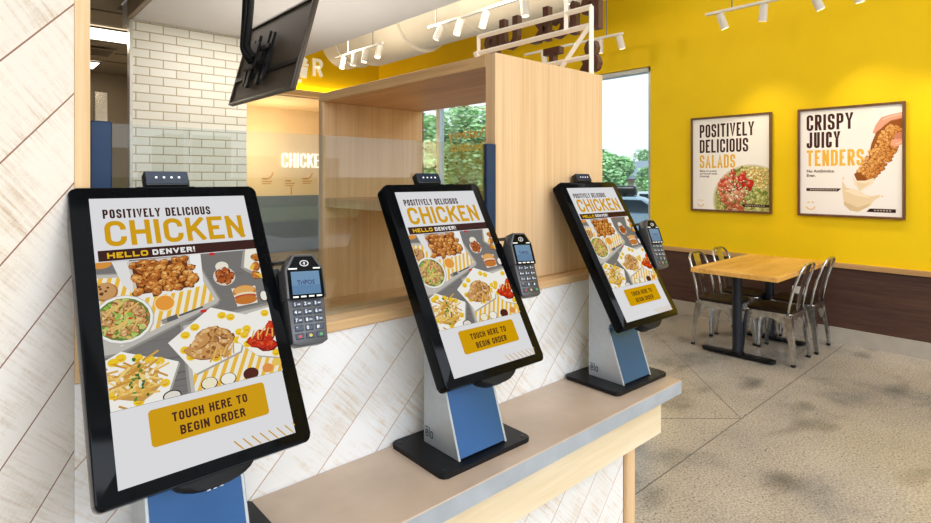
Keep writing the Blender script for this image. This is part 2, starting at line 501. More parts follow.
# ------------------------------------------------------------------ flat printed art
class Art:
    def __init__(self, step=4e-6, z0=0.0):
        self.v, self.f, self.c = [], [], []
        self.z, self.step, self.clip = z0, step, None
    def poly(self, pts, col, bump=True):
        if self.clip:
            x0, y0, x1, y1 = self.clip
            for ax, lim, sg in ((0, x0, 1), (0, x1, -1), (1, y0, 1), (1, y1, -1)):
                out = []
                for i in range(len(pts)):
                    a, b = pts[i - 1], pts[i]
                    da, db = sg * (a[ax] - lim), sg * (b[ax] - lim)
                    if (da >= 0) != (db >= 0):
                        t = da / (da - db); out.append((a[0] + (b[0] - a[0]) * t, a[1] + (b[1] - a[1]) * t))
                    if db >= 0: out.append(tuple(b[:2]))
                pts = out
                if len(pts) < 3: return
        if bump: self.z += self.step
        n = len(self.v)
        self.v += [(p[0], p[1], self.z) for p in pts]
        self.f.append(list(range(n, n + len(pts)))); self.c.append(lin(col))
    def polys(self, L, col):
        self.z += self.step
        for p in L: self.poly(p, col, False)
    def rect(self, x0, y0, x1, y1, col): self.poly([(x0, y0), (x1, y0), (x1, y1), (x0, y1)], col)
    def rr(self, x0, y0, x1, y1, r, col): self.poly(rrect(x1 - x0, y1 - y0, r, (x0 + x1) / 2, (y0 + y1) / 2), col)
    def ell(self, x, y, a, b, col, rot=0.0, n=18):
        self.poly([(x + a * cos(2 * pi * k / n) * cos(rot) - b * sin(2 * pi * k / n) * sin(rot), y + a * cos(2 * pi * k / n) * sin(rot) + b * sin(2 * pi * k / n) * cos(rot)) for k in range(n)], col)
    def line(self, pts, t, col): self.polys(stroke_quads(pts, t), col)
    def quad(self, cx, cy, w, h, rot, col):
        c, s = cos(rot), sin(rot)
        self.poly([(cx + x * c - y * s, cy + x * s + y * c) for x, y in ((-w / 2, -h / 2), (w / 2, -h / 2), (w / 2, h / 2), (-w / 2, h / 2))], col)
    def text(self, s, x, y, h, t, col, **kw):
        self.z += self.step
        keep = self.clip; k = keep or (-9, -9, 9, 9)
        self.clip = (k[0], max(k[1], y), k[2], min(k[3], y + h))
        for c, p in text_paths(s, x, y, h, t, **kw):
            self.z += self.step
            for q in stroke_quads(p, t): self.poly(q, col, False)
        self.clip = keep
    def font(self, s, x, y, size, col, **kw):
        self.z += self.step
        for p in font_polys(s, size, **kw): self.poly([(x + a, y + b) for a, b in p], col, False)
    def blob(self, x, y, a, b, col, rot=0.0, n=13, j=.18):
        ph = [1 + rnd.uniform(-j, j) for _ in range(n)]
        c, s = cos(rot), sin(rot)
        pts = []
        for k in range(n):
            px, py = a * ph[k] * cos(2 * pi * k / n), b * ph[k] * sin(2 * pi * k / n)
            pts.append((x + px * c - py * s, y + px * s + py * c))
        self.poly(pts, col)
    def crumb(self, x, y, a, b, rot, pal, k=9):
        """a fried piece: dark rim, body, light and dark flecks"""
        d, m, l = pal
        self.blob(x + a * .06, y - b * .10, a, b, d, rot)
        self.blob(x, y, a * .92, b * .92, m, rot)
        for _ in range(k):
            r, th = rnd.random() ** .5 * .75, rnd.uniform(0, 2 * pi)
            px, py = a * r * cos(th), b * r * sin(th)
            X, Y = x + px * cos(rot) - py * sin(rot), y + px * sin(rot) + py * cos(rot)
            q = rnd.uniform(.12, .3) * min(a, b)
            up = (py / b) > -.1
            self.blob(X, Y, q * 1.3, q, mixc(m, l, rnd.uniform(.4, 1)) if up or rnd.random() < .4 else mixc(m, d, rnd.uniform(.4, 1)), rnd.uniform(0, 3), n=7, j=.3)
    def build(self, name, mat, parent, fn):
        me = bpy.data.meshes.new(name)
        me.from_pydata([fn(*p) for p in self.v], [], self.f)
        at = me.color_attributes.new('Col', 'FLOAT_COLOR', 'CORNER')
        i = 0; data = []
        for f, c in zip(self.f, self.c):
            for _ in f: data += c
        at.data.foreach_set('color', data)
        return link(name, me, mat, parent)

def mixc(a, b, t): return tuple(a[i] + (b[i] - a[i]) * t for i in range(3))

BROWN = (62, 30, 24); GOLD = (216, 162, 0)
FRIED = ((104, 50, 14), (186, 108, 36), (224, 158, 78))
TENDER = ((140, 86, 38), (204, 150, 86), (236, 200, 144))
HOT = ((130, 24, 8), (198, 44, 14), (232, 92, 40))

# ------------------------------------------------------------------ materials
m_wash = whitewash('whitewashed_planks', (1, 0), 0.0145)
m_wash_left = whitewash('whitewashed_planks_left', (cos(radians(35.8)), sin(radians(35.8))), 1.255 - .111 * 12, .111, (0.141, 1.18), (150, 110, 92), (246, 239, 229))
m_oak_v = wood('pale_oak_vertical', (234, 200, 156), (216, 176, 128), 'Z', 0.42, fine=150, long=2)
m_oak_h = wood('pale_oak_lengthwise', (232, 196, 146), (206, 164, 112), 'X', 0.40)
m_oak_y = wood('oak_crosswise', (222, 182, 130), (190, 146, 98), 'Y', 0.40)
m_maple = wood('light_ash_apron', (242, 226, 194), (224, 202, 160), 'X', 0.45, fine=40, long=2.5)
m_trim = wood('light_oak_trim', (232, 200, 152), (210, 170, 120), 'Z', 0.45)
m_chairrail = wood('oak_chair_rail', (200, 160, 108), (170, 128, 82), 'Y', 0.45)
m_table = wood('butcher_block', (244, 192, 104), (206, 144, 62), 'X', 0.30, fine=45, long=4)
m_darkseat = wood('dark_stained_seat', (44, 31, 25), (26, 18, 14), 'Y', 0.5, spec=.2)
m_worktop = M('sealed_concrete_worktop', (192, 170, 148), 0.22, var=.10, scale=6)
m_worktop_edge = M('concrete_worktop_edge', (166, 173, 180), 0.35, var=.10, scale=14)
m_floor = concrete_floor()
m_yellow = M('yellow_paint', (240, 202, 0), 0.55, var=.02, scale=3, spec=.3)
m_wain = wood('dark_brown_wainscot', (86, 58, 46), (62, 40, 32), 'Y', 0.5, fine=120, long=6)
m_base = M('grey_tile_base', (176, 168, 156), 0.45, var=.06, scale=9)
m_white = M('white_ceiling_paint', (214, 209, 204), 0.8, var=.02, scale=4)
m_duct = M('white_painted_duct', (232, 224, 208), 0.45, var=.02, scale=4)
m_brick = brick_mat()
m_black = M('black_plastic', (16, 17, 19), 0.35, var=.1, scale=40)
m_matte = M('matte_black_plastic', (14, 15, 17), 0.6, var=.1, scale=40, spec=.25)
m_gloss = M('black_glass_bezel', (7, 9, 12), 0.08, var=.1, scale=20, spec=.07)
m_base_blk = M('black_powder_coat', (13, 14, 17), 0.4, var=.12, scale=60, spec=.25)
m_silver = M('satin_aluminium', (176, 182, 186), 0.38, metal=.55, var=.04, scale=60)
m_skypanel = M('black_panel_sky_tint', (46, 90, 142), 0.14, metal=.35, var=.06, scale=8, spec=.4)  # black gloss panel; reflected sky blue put into the base colour
m_post = M('blue_grey_anodised_post', (36, 58, 88), 0.35, metal=.15, var=.06, scale=20, spec=.3)
m_glass = glass('partition_glass', (240, 245, 246), 2.4)
m_wglass = glass('window_glass', (236, 244, 246), 0.8)
m_alu = M('aluminium_window_frame', (196, 206, 214), 0.4, metal=.3, var=.05)
m_steel = M('brushed_galvanised_steel', (204, 206, 208), 0.24, metal=1.0, var=.22, scale=30)
m_stainless = M('stainless_steel', (190, 182, 170), 0.25, metal=.9, var=.08, scale=20)
m_tan = M('tan_kitchen_paint', (150, 134, 112), 0.6, var=.04, scale=5)
m_tile = M('ceiling_tile', (150, 138, 120), 0.85, var=.06, scale=60)
m_tilegrid = M('ceiling_grid', (110, 100, 86), 0.7)
m_cream = M('warm_cream_wall', (232, 210, 172), 0.6, var=.03, scale=3)
m_walnut = wood('walnut_frame', (122, 86, 52), (92, 62, 36), 'Z', 0.4)
m_print = attr_mat('poster_print', 0.0, 0.5, 0.2)
m_screen = attr_mat('lit_screen', 0.68, 0.15, 0.05, diffuse=False)
m_lcd = attr_mat('reader_lcd', 0.58, 0.12, 0.3, diffuse=False)
m_ink = attr_mat('printed_marks', 0.0, 0.4, 0.3)
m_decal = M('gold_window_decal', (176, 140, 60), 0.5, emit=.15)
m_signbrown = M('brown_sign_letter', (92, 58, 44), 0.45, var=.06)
m_signframe = M('cream_sign_frame', (250, 236, 214), 0.4, var=.03, emit=.12)  # faint emission added to brighten the frame, which is no lamp
m_track = M('white_track_light', (236, 232, 226), 0.4, var=.02)
m_bulb = emis('lamp_lens', (255, 232, 196), 6.0)
m_bulb_off = emis('lamp_lens_dim', (255, 240, 215), 1.6)
m_panel = emis('troffer_diffuser', (255, 248, 232), 2.6)
m_glowletter = emis('backlit_letter', (255, 252, 244), .55)
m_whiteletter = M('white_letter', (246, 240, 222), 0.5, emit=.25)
m_asphalt = M('parking_asphalt', (150, 152, 154), 0.9, var=.12, scale=3)
m_leaf = M('tree_leaves', (140, 184, 124), 0.7, var=.45, scale=1.3)
m_leaf2 = M('pale_tree_leaves', (172, 208, 158), 0.7, var=.4, scale=1.1)
m_conifer = M('conifer_needles', (124, 154, 134), 0.8, var=.35, scale=2)
m_bark = M('bark', (98, 80, 64), 0.9, var=.2)
m_car1 = M('silver_blue_car_paint', (150, 172, 192), 0.25, metal=.4, var=.03)
m_car2 = M('pale_car_paint', (196, 204, 210), 0.25, metal=.4, var=.03)
m_carglass = M('car_window', (40, 52, 62), 0.1, var=.1)
m_tyre = M('tyre_rubber', (28, 28, 30), 0.8)
m_rim = M('wheel_rim', (170, 174, 178), 0.3, metal=.8)
m_roofgrey = M('grey_shingle_roof', (140, 150, 162), 0.9, var=.12, scale=8)
m_brickfar = M('brick_building', (176, 150, 134), 0.9, var=.1, scale=10)
m_cable = M('grey_cable', (128, 130, 130), 0.6)
m_pedestal = M('black_steel_pedestal', (30, 36, 46), .4, metal=.3)
m_outlet = M('white_outlet', (236, 236, 232), 0.4)

# ------------------------------------------------------------------ setting
XW, YF, YA = 5.8, 8.87, 10.6
def plain(name, a, b, mat):
    bm = bmesh.new(); box(bm, a, b); return struct(fin(name, bm, mat))

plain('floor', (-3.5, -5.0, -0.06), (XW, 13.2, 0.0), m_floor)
# saw-cut floor joints
bm = bmesh.new()
box(bm, (1.66, 1.375, 0.0), (XW, 1.3795, 0.0012))
for p_, q_ in (((3.515, 1.379), (5.10, 2.93)), ((3.515, 1.379), (3.02, 1.83))):
    dd_ = (Vector(q_) - Vector(p_)).normalized(); nn_ = Vector((-dd_.y, dd_.x)) * .002
    prism(bm, [tuple(Vector(p_) + nn_), tuple(Vector(q_) + nn_), tuple(Vector(q_) - nn_), tuple(Vector(p_) - nn_)], 2, 0.0, .0011)
struct(fin('trim_5', bm, M('joint_filler', (104, 98, 90), .7)))

# left full-height wall, angled towards the viewer, with its oak end cap
d = Vector((cos(radians(35.8)), sin(radians(35.8)), 0)); nb = Vector((-d.y, d.x, 0))
c0 = Vector((0.141, 1.181, 0)); bm = bmesh.new()
pts = [c0, c0 - d * 2.6, c0 - d * 2.6 + nb * .05, c0 + nb * .005 + Vector((-.0, .02, 0))]
prism(bm, [(p.x, p.y) for p in pts], 2, 0, 3.6)
struct(fin('wall_left', bm, m_wash_left))
plain('trim_1', (0.1415, 1.18, 1.1085), (0.1645, 1.30, 3.6), m_trim)
# knee wall the screens stand against
plain('wall_front', (0.1415, 1.18, 0.0), (1.84, 1.30, 1.107), m_wash)
# brick pier with steel corner guard
plain('wall_pier', (1.045, 5.44, 0.0), (2.035, 5.53, 2.83), m_brick)
bm = bmesh.new()
box(bm, (1.040, 5.436, 0.0), (1.044, 5.53, 2.83)); box(bm, (1.0445, 5.436, 0.0), (1.064, 5.4395, 2.83))
struct(fin('trim_2', bm, M('corner_guard', (206, 202, 192), .3, metal=.3)))
# ceilings
plain('ceiling', (-3.5, -5.0, 4.1), (XW + .2, 13.2, 4.2), m_white)
plain('ceiling_soffit', (1.06, 0.2, 2.834), (2.82, 5.84, 3.3), m_white)
plain('ceiling_soffit_rear', (2.045, 5.842, 2.834), (2.82, YF, 3.3), m_white)
bm = bmesh.new(); box(bm, (1.02, 1.4, 2.834), (1.055, 5.43, 3.6)); struct(fin('wall_bulkhead', bm, m_tan))
plain('ceiling_kitchen', (-3.4, 1.6, 3.0), (1.015, 5.85, 3.05), m_tile)
plain('ceiling_kitchen_rear', (-3.4, 5.852, 3.0), (2.04, 9.6, 3.05), m_tile)
bm = bmesh.new()
for y in (5.95, 7.28, 7.9, 8.5): box(bm, (-3.3, y, 2.99), (2.03, y + .025, 2.9995))
for x in (-.6, .0, .62, ): box(bm, (x, 1.7, 2.991), (x + .025, 9.5, 2.9995))
struct(fin('trim_3', bm, m_tilegrid))
plain('wall_kitchen', (-3.4, 9.5, 0.0), (2.0, 9.6, 2.99), m_tan)
plain('wall_kitchen_side', (-3.4, 1.6, 0.0), (-3.3, 9.5, 2.99), m_tan)

# far wall: yellow upper part above an oak header, warm alcove below
plain('wall_back', (2.05, YF, 2.955), (XW, YF + .15, 4.1), m_yellow)
plain('trim_4', (2.05, YF - .10, 2.86), (XW - .01, YF + .02, 2.955), m_oak_h)
plain('ceiling_alcove', (2.05, YF + .03, 2.84), (XW, YA, 2.95), m_cream)
plain('wall_alcove', (2.05, YA, 0.0), (XW, YA + .15, 2.95), m_cream)
plain('wall_alcove_reflection', (2.06, YA - .03, 0.0), (XW - .02, YA - .001, 1.12), M('reflection_blue_band', (112, 126, 142), .5, var=.05))  # added band; its blue-grey stands in for street reflections in the glass
plain('wall_alcove_side', (1.95, YF, 0.0), (2.05, YA, 2.95), m_cream)
plain('wall_alcove_right', (XW - .01, YF + .03, 0.0), (XW - .001, YA, 2.84), m_cream)

# right (outside) wall: yellow above, wainscot below, windows beyond y=3.27
WT, WB = 2.75, 0.62
bm = bmesh.new(); box(bm, (XW, -5.0, 0.70), (XW + .2, 3.27, 4.1)); struct(fin('wall_right', bm, m_yellow))
plain('wall_right_head', (XW, 3.27, WT), (XW + .2, 13.0, 4.1), m_yellow)
plain('wall_right_sill', (XW, 3.27, 0.0), (XW + .2, 13.0, WB), m_wain)
plain('wainscot_right', (XW - .012, -5.0, 0.0), (XW + .2, 3.27, 0.70), m_wain)
plain('trim_6', (XW - .045, -5.0, 0.672), (XW - .001, 3.27, 0.713), m_chairrail)
plain('baseboard_right', (XW - .025, -5.0, 0.0), (XW - .0125, 3.27, 0.135), m_base)

def window(name, y0, y1):
    root = empty(name, (XW + .09, (y0 + y1) / 2, WB)); struct(root)
    h = WT - WB; w = (y1 - y0) / 2
    bm = bmesh.new()
    for a, b in (((-.05, -w, 0), (.05, -w + .045, h)), ((-.05, w - .045, 0), (.05, w, h)), ((-.05, -w, h - .055), (.05, w, h)), ((-.05, -w, 0), (.05, w, .055))):
        box(bm, a, b, .004, 1)
    struct(fin('window_frame', bm, m_alu, root))
    bm = bmesh.new(); box(bm, (-.006, -w + .04, .05), (.006, w - .04, h - .05)); struct(fin('window_glass', bm, m_wglass, root))
    return root
ys = [3.275, 4.56, 5.85, 7.15, 8.84]
for i in range(4): window('window_%d' % (i + 1), ys[i], ys[i + 1])
plain('wall_right_end', (XW, 8.845, WB), (XW + .2, 13.0, WT), m_cream)

# ------------------------------------------------------------------ counter shelf and ledge
root = tag(empty('counter_shelf', (0.6, 1.0, 0.0)), 'long low counter with grey concrete top carrying the three order screens', 'counter')
L0 = Vector((-0.6, -1.0, 0))
bm = bmesh.new(); box(bm, (-1.6 - .6, .899 - 1, .74), (1.80 - .6, 1.178 - 1, .785), .002, 1)
wt = fin('worktop', bm, [m_worktop, m_worktop_edge], root)
for p in wt.data.polygons:
    p.material_index = 0 if p.normal.z > .7 else 1
bm = bmesh.new(); box(bm, (-2.2, .95 - 1, .604), (1.755 - .6, .975 - 1, .7395)); fin('apron', bm, m_maple, root)
bm = bmesh.new(); box(bm, (-2.2, 1.0 - 1, .0), (1.60 - .6, 1.02 - 1, .7395)); fin('front_panel', bm, m_wash, root)
bm = bmesh.new(); box(bm, (1.605 - .6, .985 - 1, .0), (1.65 - .6, 1.04 - 1, .7395), .002, 1); fin('post', bm, m_oak_v, root)

bm = bmesh.new(); box(bm, (0.1655, 1.172, 1.1075), (1.84, 1.302, 1.132), .002, 1)
tag(fin('counter_ledge', bm, m_oak_h), 'thin pale oak ledge capping the whitewashed plank knee wall', 'ledge')

# glass partition
root = tag(empty('glass_partition', (0.68, 1.225, 1.132)), 'clear glass partition between two dark blue posts on the oak ledge', 'partition')
bm = bmesh.new(); box(bm, (.205 - .68, -.004, .004), (1.185 - .68, .004, .441)); fin('glass_pane', bm, m_glass, root)
for x0, x1 in ((.168, .204), (1.186, 1.226)):
    bm = bmesh.new(); box(bm, (x0 - .68, -.012, 0.0), (x1 - .68, .012, .444), .003, 1); fin('post', bm, m_post, root)

# oak pass-through cubby
CX0, CX1, CY0, CY1, CT = 1.24, 1.828, 1.232, 2.41, 1.867
root = tag(empty('pickup_cubby', (1.53, 1.85, 0.0)), 'large open-ended pale oak shelving box standing behind the glass partition', 'shelving')
def lb(bm, a, b, bev=.0015): return box(bm, (a[0] - 1.53, a[1] - 1.85, a[2]), (b[0] - 1.53, b[1] - 1.85, b[2]), bev, 1)
bm = bmesh.new(); lb(bm, (CX0, CY0, 1.133), (CX1, CY0 + .045, CT)); fin('side_panel', bm, m_oak_v, root)
bm = bmesh.new(); lb(bm, (CX0, CY1 - .04, .0), (CX1, CY1, CT - .04)); fin('side_panel', bm, m_oak_v, root)
bm = bmesh.new(); lb(bm, (CX0, CY0 + .0455, CT - .04), (CX1, CY1, CT)); fin('top_panel', bm, m_oak_y, root)
bm = bmesh.new(); lb(bm, (CX0 + .01, 1.305, .86), (CX1, CY1 - .0405, .90)); lb(bm, (CX0 - .55, 1.305, .86), (CX0 + .008, CY1 - .0405, .90)); fin('counter_board', bm, m_oak_h, root)
bm = bmesh.new(); lb(bm, (CX0 + .01, CY0 + .046, 1.335), (CX1 - .05, CY1 - .0405, 1.376)); fin('shelf', bm, m_oak_v, root)

# ------------------------------------------------------------------ order kiosk
TILT = radians(30)
MT = Matrix.Translation((0, 0, .4415)) @ Matrix.Rotation(-TILT, 4, 'X') @ Matrix(((1, 0, 0, 0), (0, 0, -1, 0), (0, 1, 0, 0), (0, 0, 0, 1)))
# MT maps (x right, y up in the screen, z out of the screen) to kiosk coordinates
def on_screen(x, y, z): return tuple(MT @ Vector((x, y, z)))

def screen_art():
    A = Art(3e-6, .0004)
    A.rect(-.135, -.2385, .135, .2385, (232, 232, 234))
    A.text('POSITIVELY DELICIOUS', -.117, .1985, .0180, .0033, BROWN, total=.180, gap=.0023)
    A.text('CHICKEN', -.117, .1445, .049, .0088, GOLD, total=.237, gap=.0062)
    A.rect(-.130, .118, .135, .138, BROWN)
    A.text('HELLO', -.117, .1225, .0105, .0028, (240, 190, 20), total=.062, gap=.0022)
    A.text('DENVER!', -.048, .1225, .0105, .0028, (246, 244, 240), total=.071, gap=.0022)
    A.clip = (-.135, -.1285, .135, .1165)
    A.rect(-.136, -.13, .136, .118, (122, 119, 116))
    for k in range(30):
        y = rnd.uniform(-.128, .116); x = rnd.uniform(-.14, .05); q = rnd.uniform(.8, 1.15)
        A.quad(x + .05, y, rnd.uniform(.05, .16), rnd.uniform(.0006, .002), rnd.uniform(-.02, .02), tuple(v * q for v in (118, 115, 112)))
    TRAY = (196, 192, 184); PAPER = (244, 240, 226); YST = (240, 190, 62)
    def quadpts(p, col): A.poly(p, col)
    def stripes(poly, ang, pitch, w, col):
        xs = [p[0] for p in poly]; ys_ = [p[1] for p in poly]; cx, cy = sum(xs) / 4, sum(ys_) / 4
        ux, uy = cos(ang), sin(ang); vx, vy = -uy, ux
        # clip stripes by the convex polygon
        for k in range(-14, 15):
            o = k * pitch
            st = [(cx + vx * o + ux * s, cy + vy * o + uy * s) for s in (-.3, .3)] + [(cx + vx * (o + w) + ux * s, cy + vy * (o + w) + uy * s) for s in (.3, -.3)]
            pts = st
            for i in range(len(poly)):
                a, b = poly[i - 1], poly[i]
                area = sum(poly[j - 1][0] * poly[j][1] - poly[j][0] * poly[j - 1][1] for j in range(len(poly)))
                sg = 1 if area > 0 else -1
                out = []
                f = lambda p: sg * ((b[0] - a[0]) * (p[1] - a[1]) - (b[1] - a[1]) * (p[0] - a[0]))
                for j in range(len(pts)):
                    p, q = pts[j - 1], pts[j]; fp, fq = f(p), f(q)
                    if (fp >= 0) != (fq >= 0):
                        t = fp / (fp - fq); out.append((p[0] + (q[0] - p[0]) * t, p[1] + (q[1] - p[1]) * t))
                    if fq >= 0: out.append(q)
                pts = out
                if len(pts) < 3: break
            if len(pts) >= 3: A.poly(pts, col)
    # main tray with striped paper
    A.poly([(-.155, .098), (.030, .086), (.052, .023), (.046, .014), (-.115, -.045), (-.155, -.045)], (150, 146, 140))
    A.poly([(-.155, .096), (.028, .083), (.049, .023), (.044, .017), (-.115, -.041), (-.155, -.041)], TRAY)
    pp = [(-.150, .090), (.022, .077), (.041, .025), (-.112, -.031)]
    A.poly(pp, PAPER); stripes(pp, radians(72), .0125, .0062, YST)
    A.ell(-.128, .113, .016, .008, (222, 150, 60))
    # boxed nuggets
    A.poly([(-.112, .116), (-.086, .116), (-.084, .052), (-.100, .074)], (232, 231, 229))
    A.poly([(.008, .118), (.031, .119), (.027, .054), (.006, .052)], (246, 246, 244))
    A.poly([(-.090, .114), (.012, .116), (.006, .050), (-.080, .046)], (214, 206, 196))
    A.poly([(-.086, .054), (.006, .056), (.006, .049), (-.082, .044)], (240, 239, 236))
    A.poly([(-.084, .108), (.006, .110), (.003, .054), (-.078, .052)], (98, 48, 16))
    for j in range(5):
        for i in range(6):
            q = rnd.uniform(.85, 1.2)
            x, y = -.079 + i * .0162 + (j % 2) * .006 + rnd.uniform(-.003, .003), .107 - j * .0122 + rnd.uniform(-.003, .003)
            pal = rnd.choice([FRIED, ((120, 62, 18), (202, 126, 46), (236, 180, 100)), ((96, 44, 12), (172, 94, 28), (214, 144, 64))])
            A.crumb(x, y, .0100 * q, .0074 * q, rnd.uniform(-.7, 1.1), pal, 12)
            A.blob(x - .002, y + .003, .0030, .0016, mixc(pal[2], (255, 236, 190), .35), rnd.uniform(-.5, .5), 7, .3)
    # cookie
    A.ell(-.125, .063, .018, .0165, (176, 120, 66)); A.ell(-.126, .0645, .016, .0145, (206, 156, 98))
    for _ in range(9): A.blob(-.126 + rnd.uniform(-.011, .011), .064 + rnd.uniform(-.01, .01), .0022, .0018, (96, 56, 32), 0, 7)
    # salad bowl
    A.ell(-.104, .012, .045, .042, (190, 188, 180)); A.ell(-.104, .013, .043, .040, (246, 245, 240)); A.ell(-.104, .013, .039, .036, (112, 128, 58))
    for _ in range(150):
        r, th = rnd.random() ** .5 * .035, rnd.uniform(0, 6.28); x, y = -.104 + r * cos(th), .013 + r * sin(th) * .92
        c = rnd.choice([(150, 186, 78), (104, 148, 50), (186, 206, 110), (214, 190, 110), (228, 206, 140), (206, 60, 40), (196, 140, 72)])
        A.blob(x, y, rnd.uniform(.003, .007), rnd.uniform(.002, .005), c, rnd.uniform(0, 3), 8, .3)
    for k in range(11):
        a = k * .66; A.crumb(-.104 + .025 * cos(a), .014 + .022 * sin(a), .0095, .0058, a, ((132, 84, 40), (204, 154, 96), (240, 210, 160)), 8)
    for _ in range(16):
        A.quad(-.104 + rnd.uniform(-.022, .02), .018 + rnd.uniform(-.02, .018), .016, .0022, rnd.uniform(.2, 1.2), (232, 196, 110))
    # sauce + fork
    A.ell(-.041, .030, .0165, .0150, (250, 226, 170)); A.ell(-.041, .0305, .0148, .0132, (238, 158, 58))
    A.line([(-.022, .004), (.019, .0135)], .0034, (88, 88, 92)); A.quad(-.037, .0005, .026, .0085, .22, (98, 98, 102))
    for k in range(3): A.quad(-.048, .0005 + (k - 1) * .0028 - .002, .014, .0012, .22, (196, 190, 180))
    # hot cup, bun, ramekin, second tray
    A.ell(.064, .086, .012, .010, (240, 234, 214))
    A.ell(.065, .066, .020, .0185, (226, 214, 196))
    for k in range(5): A.crumb(.065 + .009 * cos(k * 1.3), .067 + .009 * sin(k * 1.3), .0095, .008, k, ((110, 44, 14), (176, 88, 34), (222, 140, 70)), 6)
    A.poly([(.073, .040), (.118, .040), (.116, .006), (.078, .004)], (238, 232, 220))
    A.ell(.096, .031, .022, .013, (206, 132, 58)); A.ell(.096, .034, .019, .009, (232, 172, 96))
    A.ell(.096, .024, .021, .006, (240, 226, 190)); A.ell(.096, .021, .021, .005, (190, 84, 54)); A.ell(.096, .0145, .021, .0085, (202, 120, 46))
    A.ell(.130, .017, .0075, .011, (70, 60, 54)); A.ell(.1305, .0175, .0066, .0095, (246, 240, 226))
    A.poly([(.112, .125), (.098, .080), (.105, .072), (.15, .042), (.15, .13)], (164, 158, 150))
    A.poly([(.116, .125), (.104, .080), (.108, .077), (.15, .050), (.15, .13)], PAPER)
    for k in range(3): A.crumb(.131 - k * .004, .098 - k * .018, .010, .008, k, FRIED, 7)
    A.poly([(.119, .084), (.126, .084), (.121, .072), (.114, .075)], YST); A.poly([(.122, .066), (.136, .062), (.136, .052), (.130, .056)], YST)
    A.blob(.050, .113, .005, .003, (206, 44, 40))
    # lower right tray with tenders
    A.poly([(-.022, -.010), (.15, .004), (.15, -.14), (-.027, -.14)], (150, 146, 140)); A.poly([(-.018, -.015), (.15, -.001), (.15, -.14), (-.022, -.14)], TRAY)
    pp = [(-.012, -.022), (.15, -.008), (.15, -.14), (-.016, -.14)]
    A.poly(pp, PAPER); stripes(pp, radians(62), .0135, .0066, YST)
    for paper, dots in (([(-.045, -.040), (.031, .010), (.096, -.016), (.068, -.078), (-.010, -.100)], 10), ([(.066, -.060), (.094, -.012), (.15, -.004), (.15, -.108), (.096, -.092)], 6), ([(-.140, -.052), (-.113, -.040), (-.078, -.056), (-.062, -.060), (-.033, -.074), (-.058, -.128), (-.14, -.14)], 8)):
        A.poly([(x + .002, y - .003) for x, y in paper], (176, 170, 160)); A.poly(paper, (248, 246, 238))
        cx, cy = sum(p[0] for p in paper) / len(paper), sum(p[1] for p in paper) / len(paper)
        for k in range(dots):
            p, q = paper[k % len(paper)], paper[(k + 1) % len(paper)]
            u = .22 + .55 * ((k * 37 % 10) / 10); e = .80
            x, y = cx + e * (p[0] + (q[0] - p[0]) * u - cx), cy + e * (p[1] + (q[1] - p[1]) * u - cy)
            A.ell(x, y, .0078, .0066, (244, 204, 40)); A.ell(x, y - .0008, .0040, .0030, (216, 156, 14)); A.ell(x, y + .0006, .0040, .0026, (244, 204, 40))
    for k, (x, y, a, b, r) in enumerate([(.002, -.066, .026, .013, -.5), (.040, -.060, .024, .011, .7), (.022, -.036, .024, .011, .2), (.020, -.052, .024, .012, 1.1), (.044, -.040, .016, .009, -.6), (.004, -.048, .02, .010, .5), (.032, -.066, .022, .010, -.9)]):
        A.crumb(x, y, a, b, r, TENDER, 16)
    for k in range(9): A.quad(.020 + k * .0046, -.078 + .004 * (k % 3), .020, .0026, 1.0 + .14 * (k % 5), (236, 190, 104) if k % 2 else (214, 160, 74))
    for k, (x, y, a, b, r) in enumerate([(.098, -.068, .018, .011, -.4), (.122, -.058, .017, .011, .5), (.116, -.076, .020, .011, -.2), (.130, -.044, .012, .010, .8), (.106, -.056, .012, .009, 1)]):
        A.crumb(x, y, a, b, r, HOT, 12)
    for k in range(6): A.quad(.086 + k * .009, -.050 - .003 * (k % 3), .016, .0026, .8 + .3 * (k % 3), (236, 184, 92))
    # loaded fries
    A.blob(-.096, -.092, .034, .028, (204, 156, 76))
    for k in range(85):
        A.quad(-.098 + rnd.gauss(0, .016), -.090 + rnd.gauss(0, .014), rnd.uniform(.018, .034), .0032, rnd.uniform(-.8, 1.1), rnd.choice([(236, 192, 96), (222, 170, 74), (244, 212, 130), (204, 148, 60)]))
    for k in range(34):
        A.blob(-.096 + rnd.gauss(0, .014), -.090 + rnd.gauss(0, .012), rnd.uniform(.002, .0045), rnd.uniform(.0015, .003), rnd.choice([(70, 110, 40), (98, 140, 54), (246, 242, 226), (240, 236, 214)]), rnd.uniform(0, 3), 7, .3)
    for x, c in ((.008, (246, 236, 206)), (.039, (248, 244, 232)), (.078, (86, 34, 22))):
        A.ell(x, -.121, .0135, .0105, (40, 36, 34)); A.ell(x, -.1205, .0120, .0092, c)
    A.ell(.109, -.118, .010, .008, (232, 150, 70)); A.ell(.128, -.111, .010, .007, (240, 200, 90))
    A.ell(-.050, -.126, .014, .009, (60, 56, 54)); A.ell(-.050, -.1265, .012, .0075, (232, 226, 214))
    A.blob(-.139, -.064, .006, .003, (200, 50, 44)); A.blob(.018, .005, .006, .003, (206, 46, 42))
    A.clip = None
    A.rr(-.087, -.1955, .096, -.1400, .006, GOLD)
    A.text('TOUCH HERE TO', -.0545, -.1660, .0140, .0028, (72, 34, 22), total=.118, gap=.0021)
    A.text('BEGIN ORDER', -.0455, -.1880, .0140, .0028, (72, 34, 22), total=.1015, gap=.0021)
    A.clip = (.02, -.2382, .135, -.18)
    for k in range(8):
        x = .030 + k * .0145
        A.line([(x, -.2215), (x + .0135, -.2385)], .0019, GOLD)
    return A
ART = screen_art()

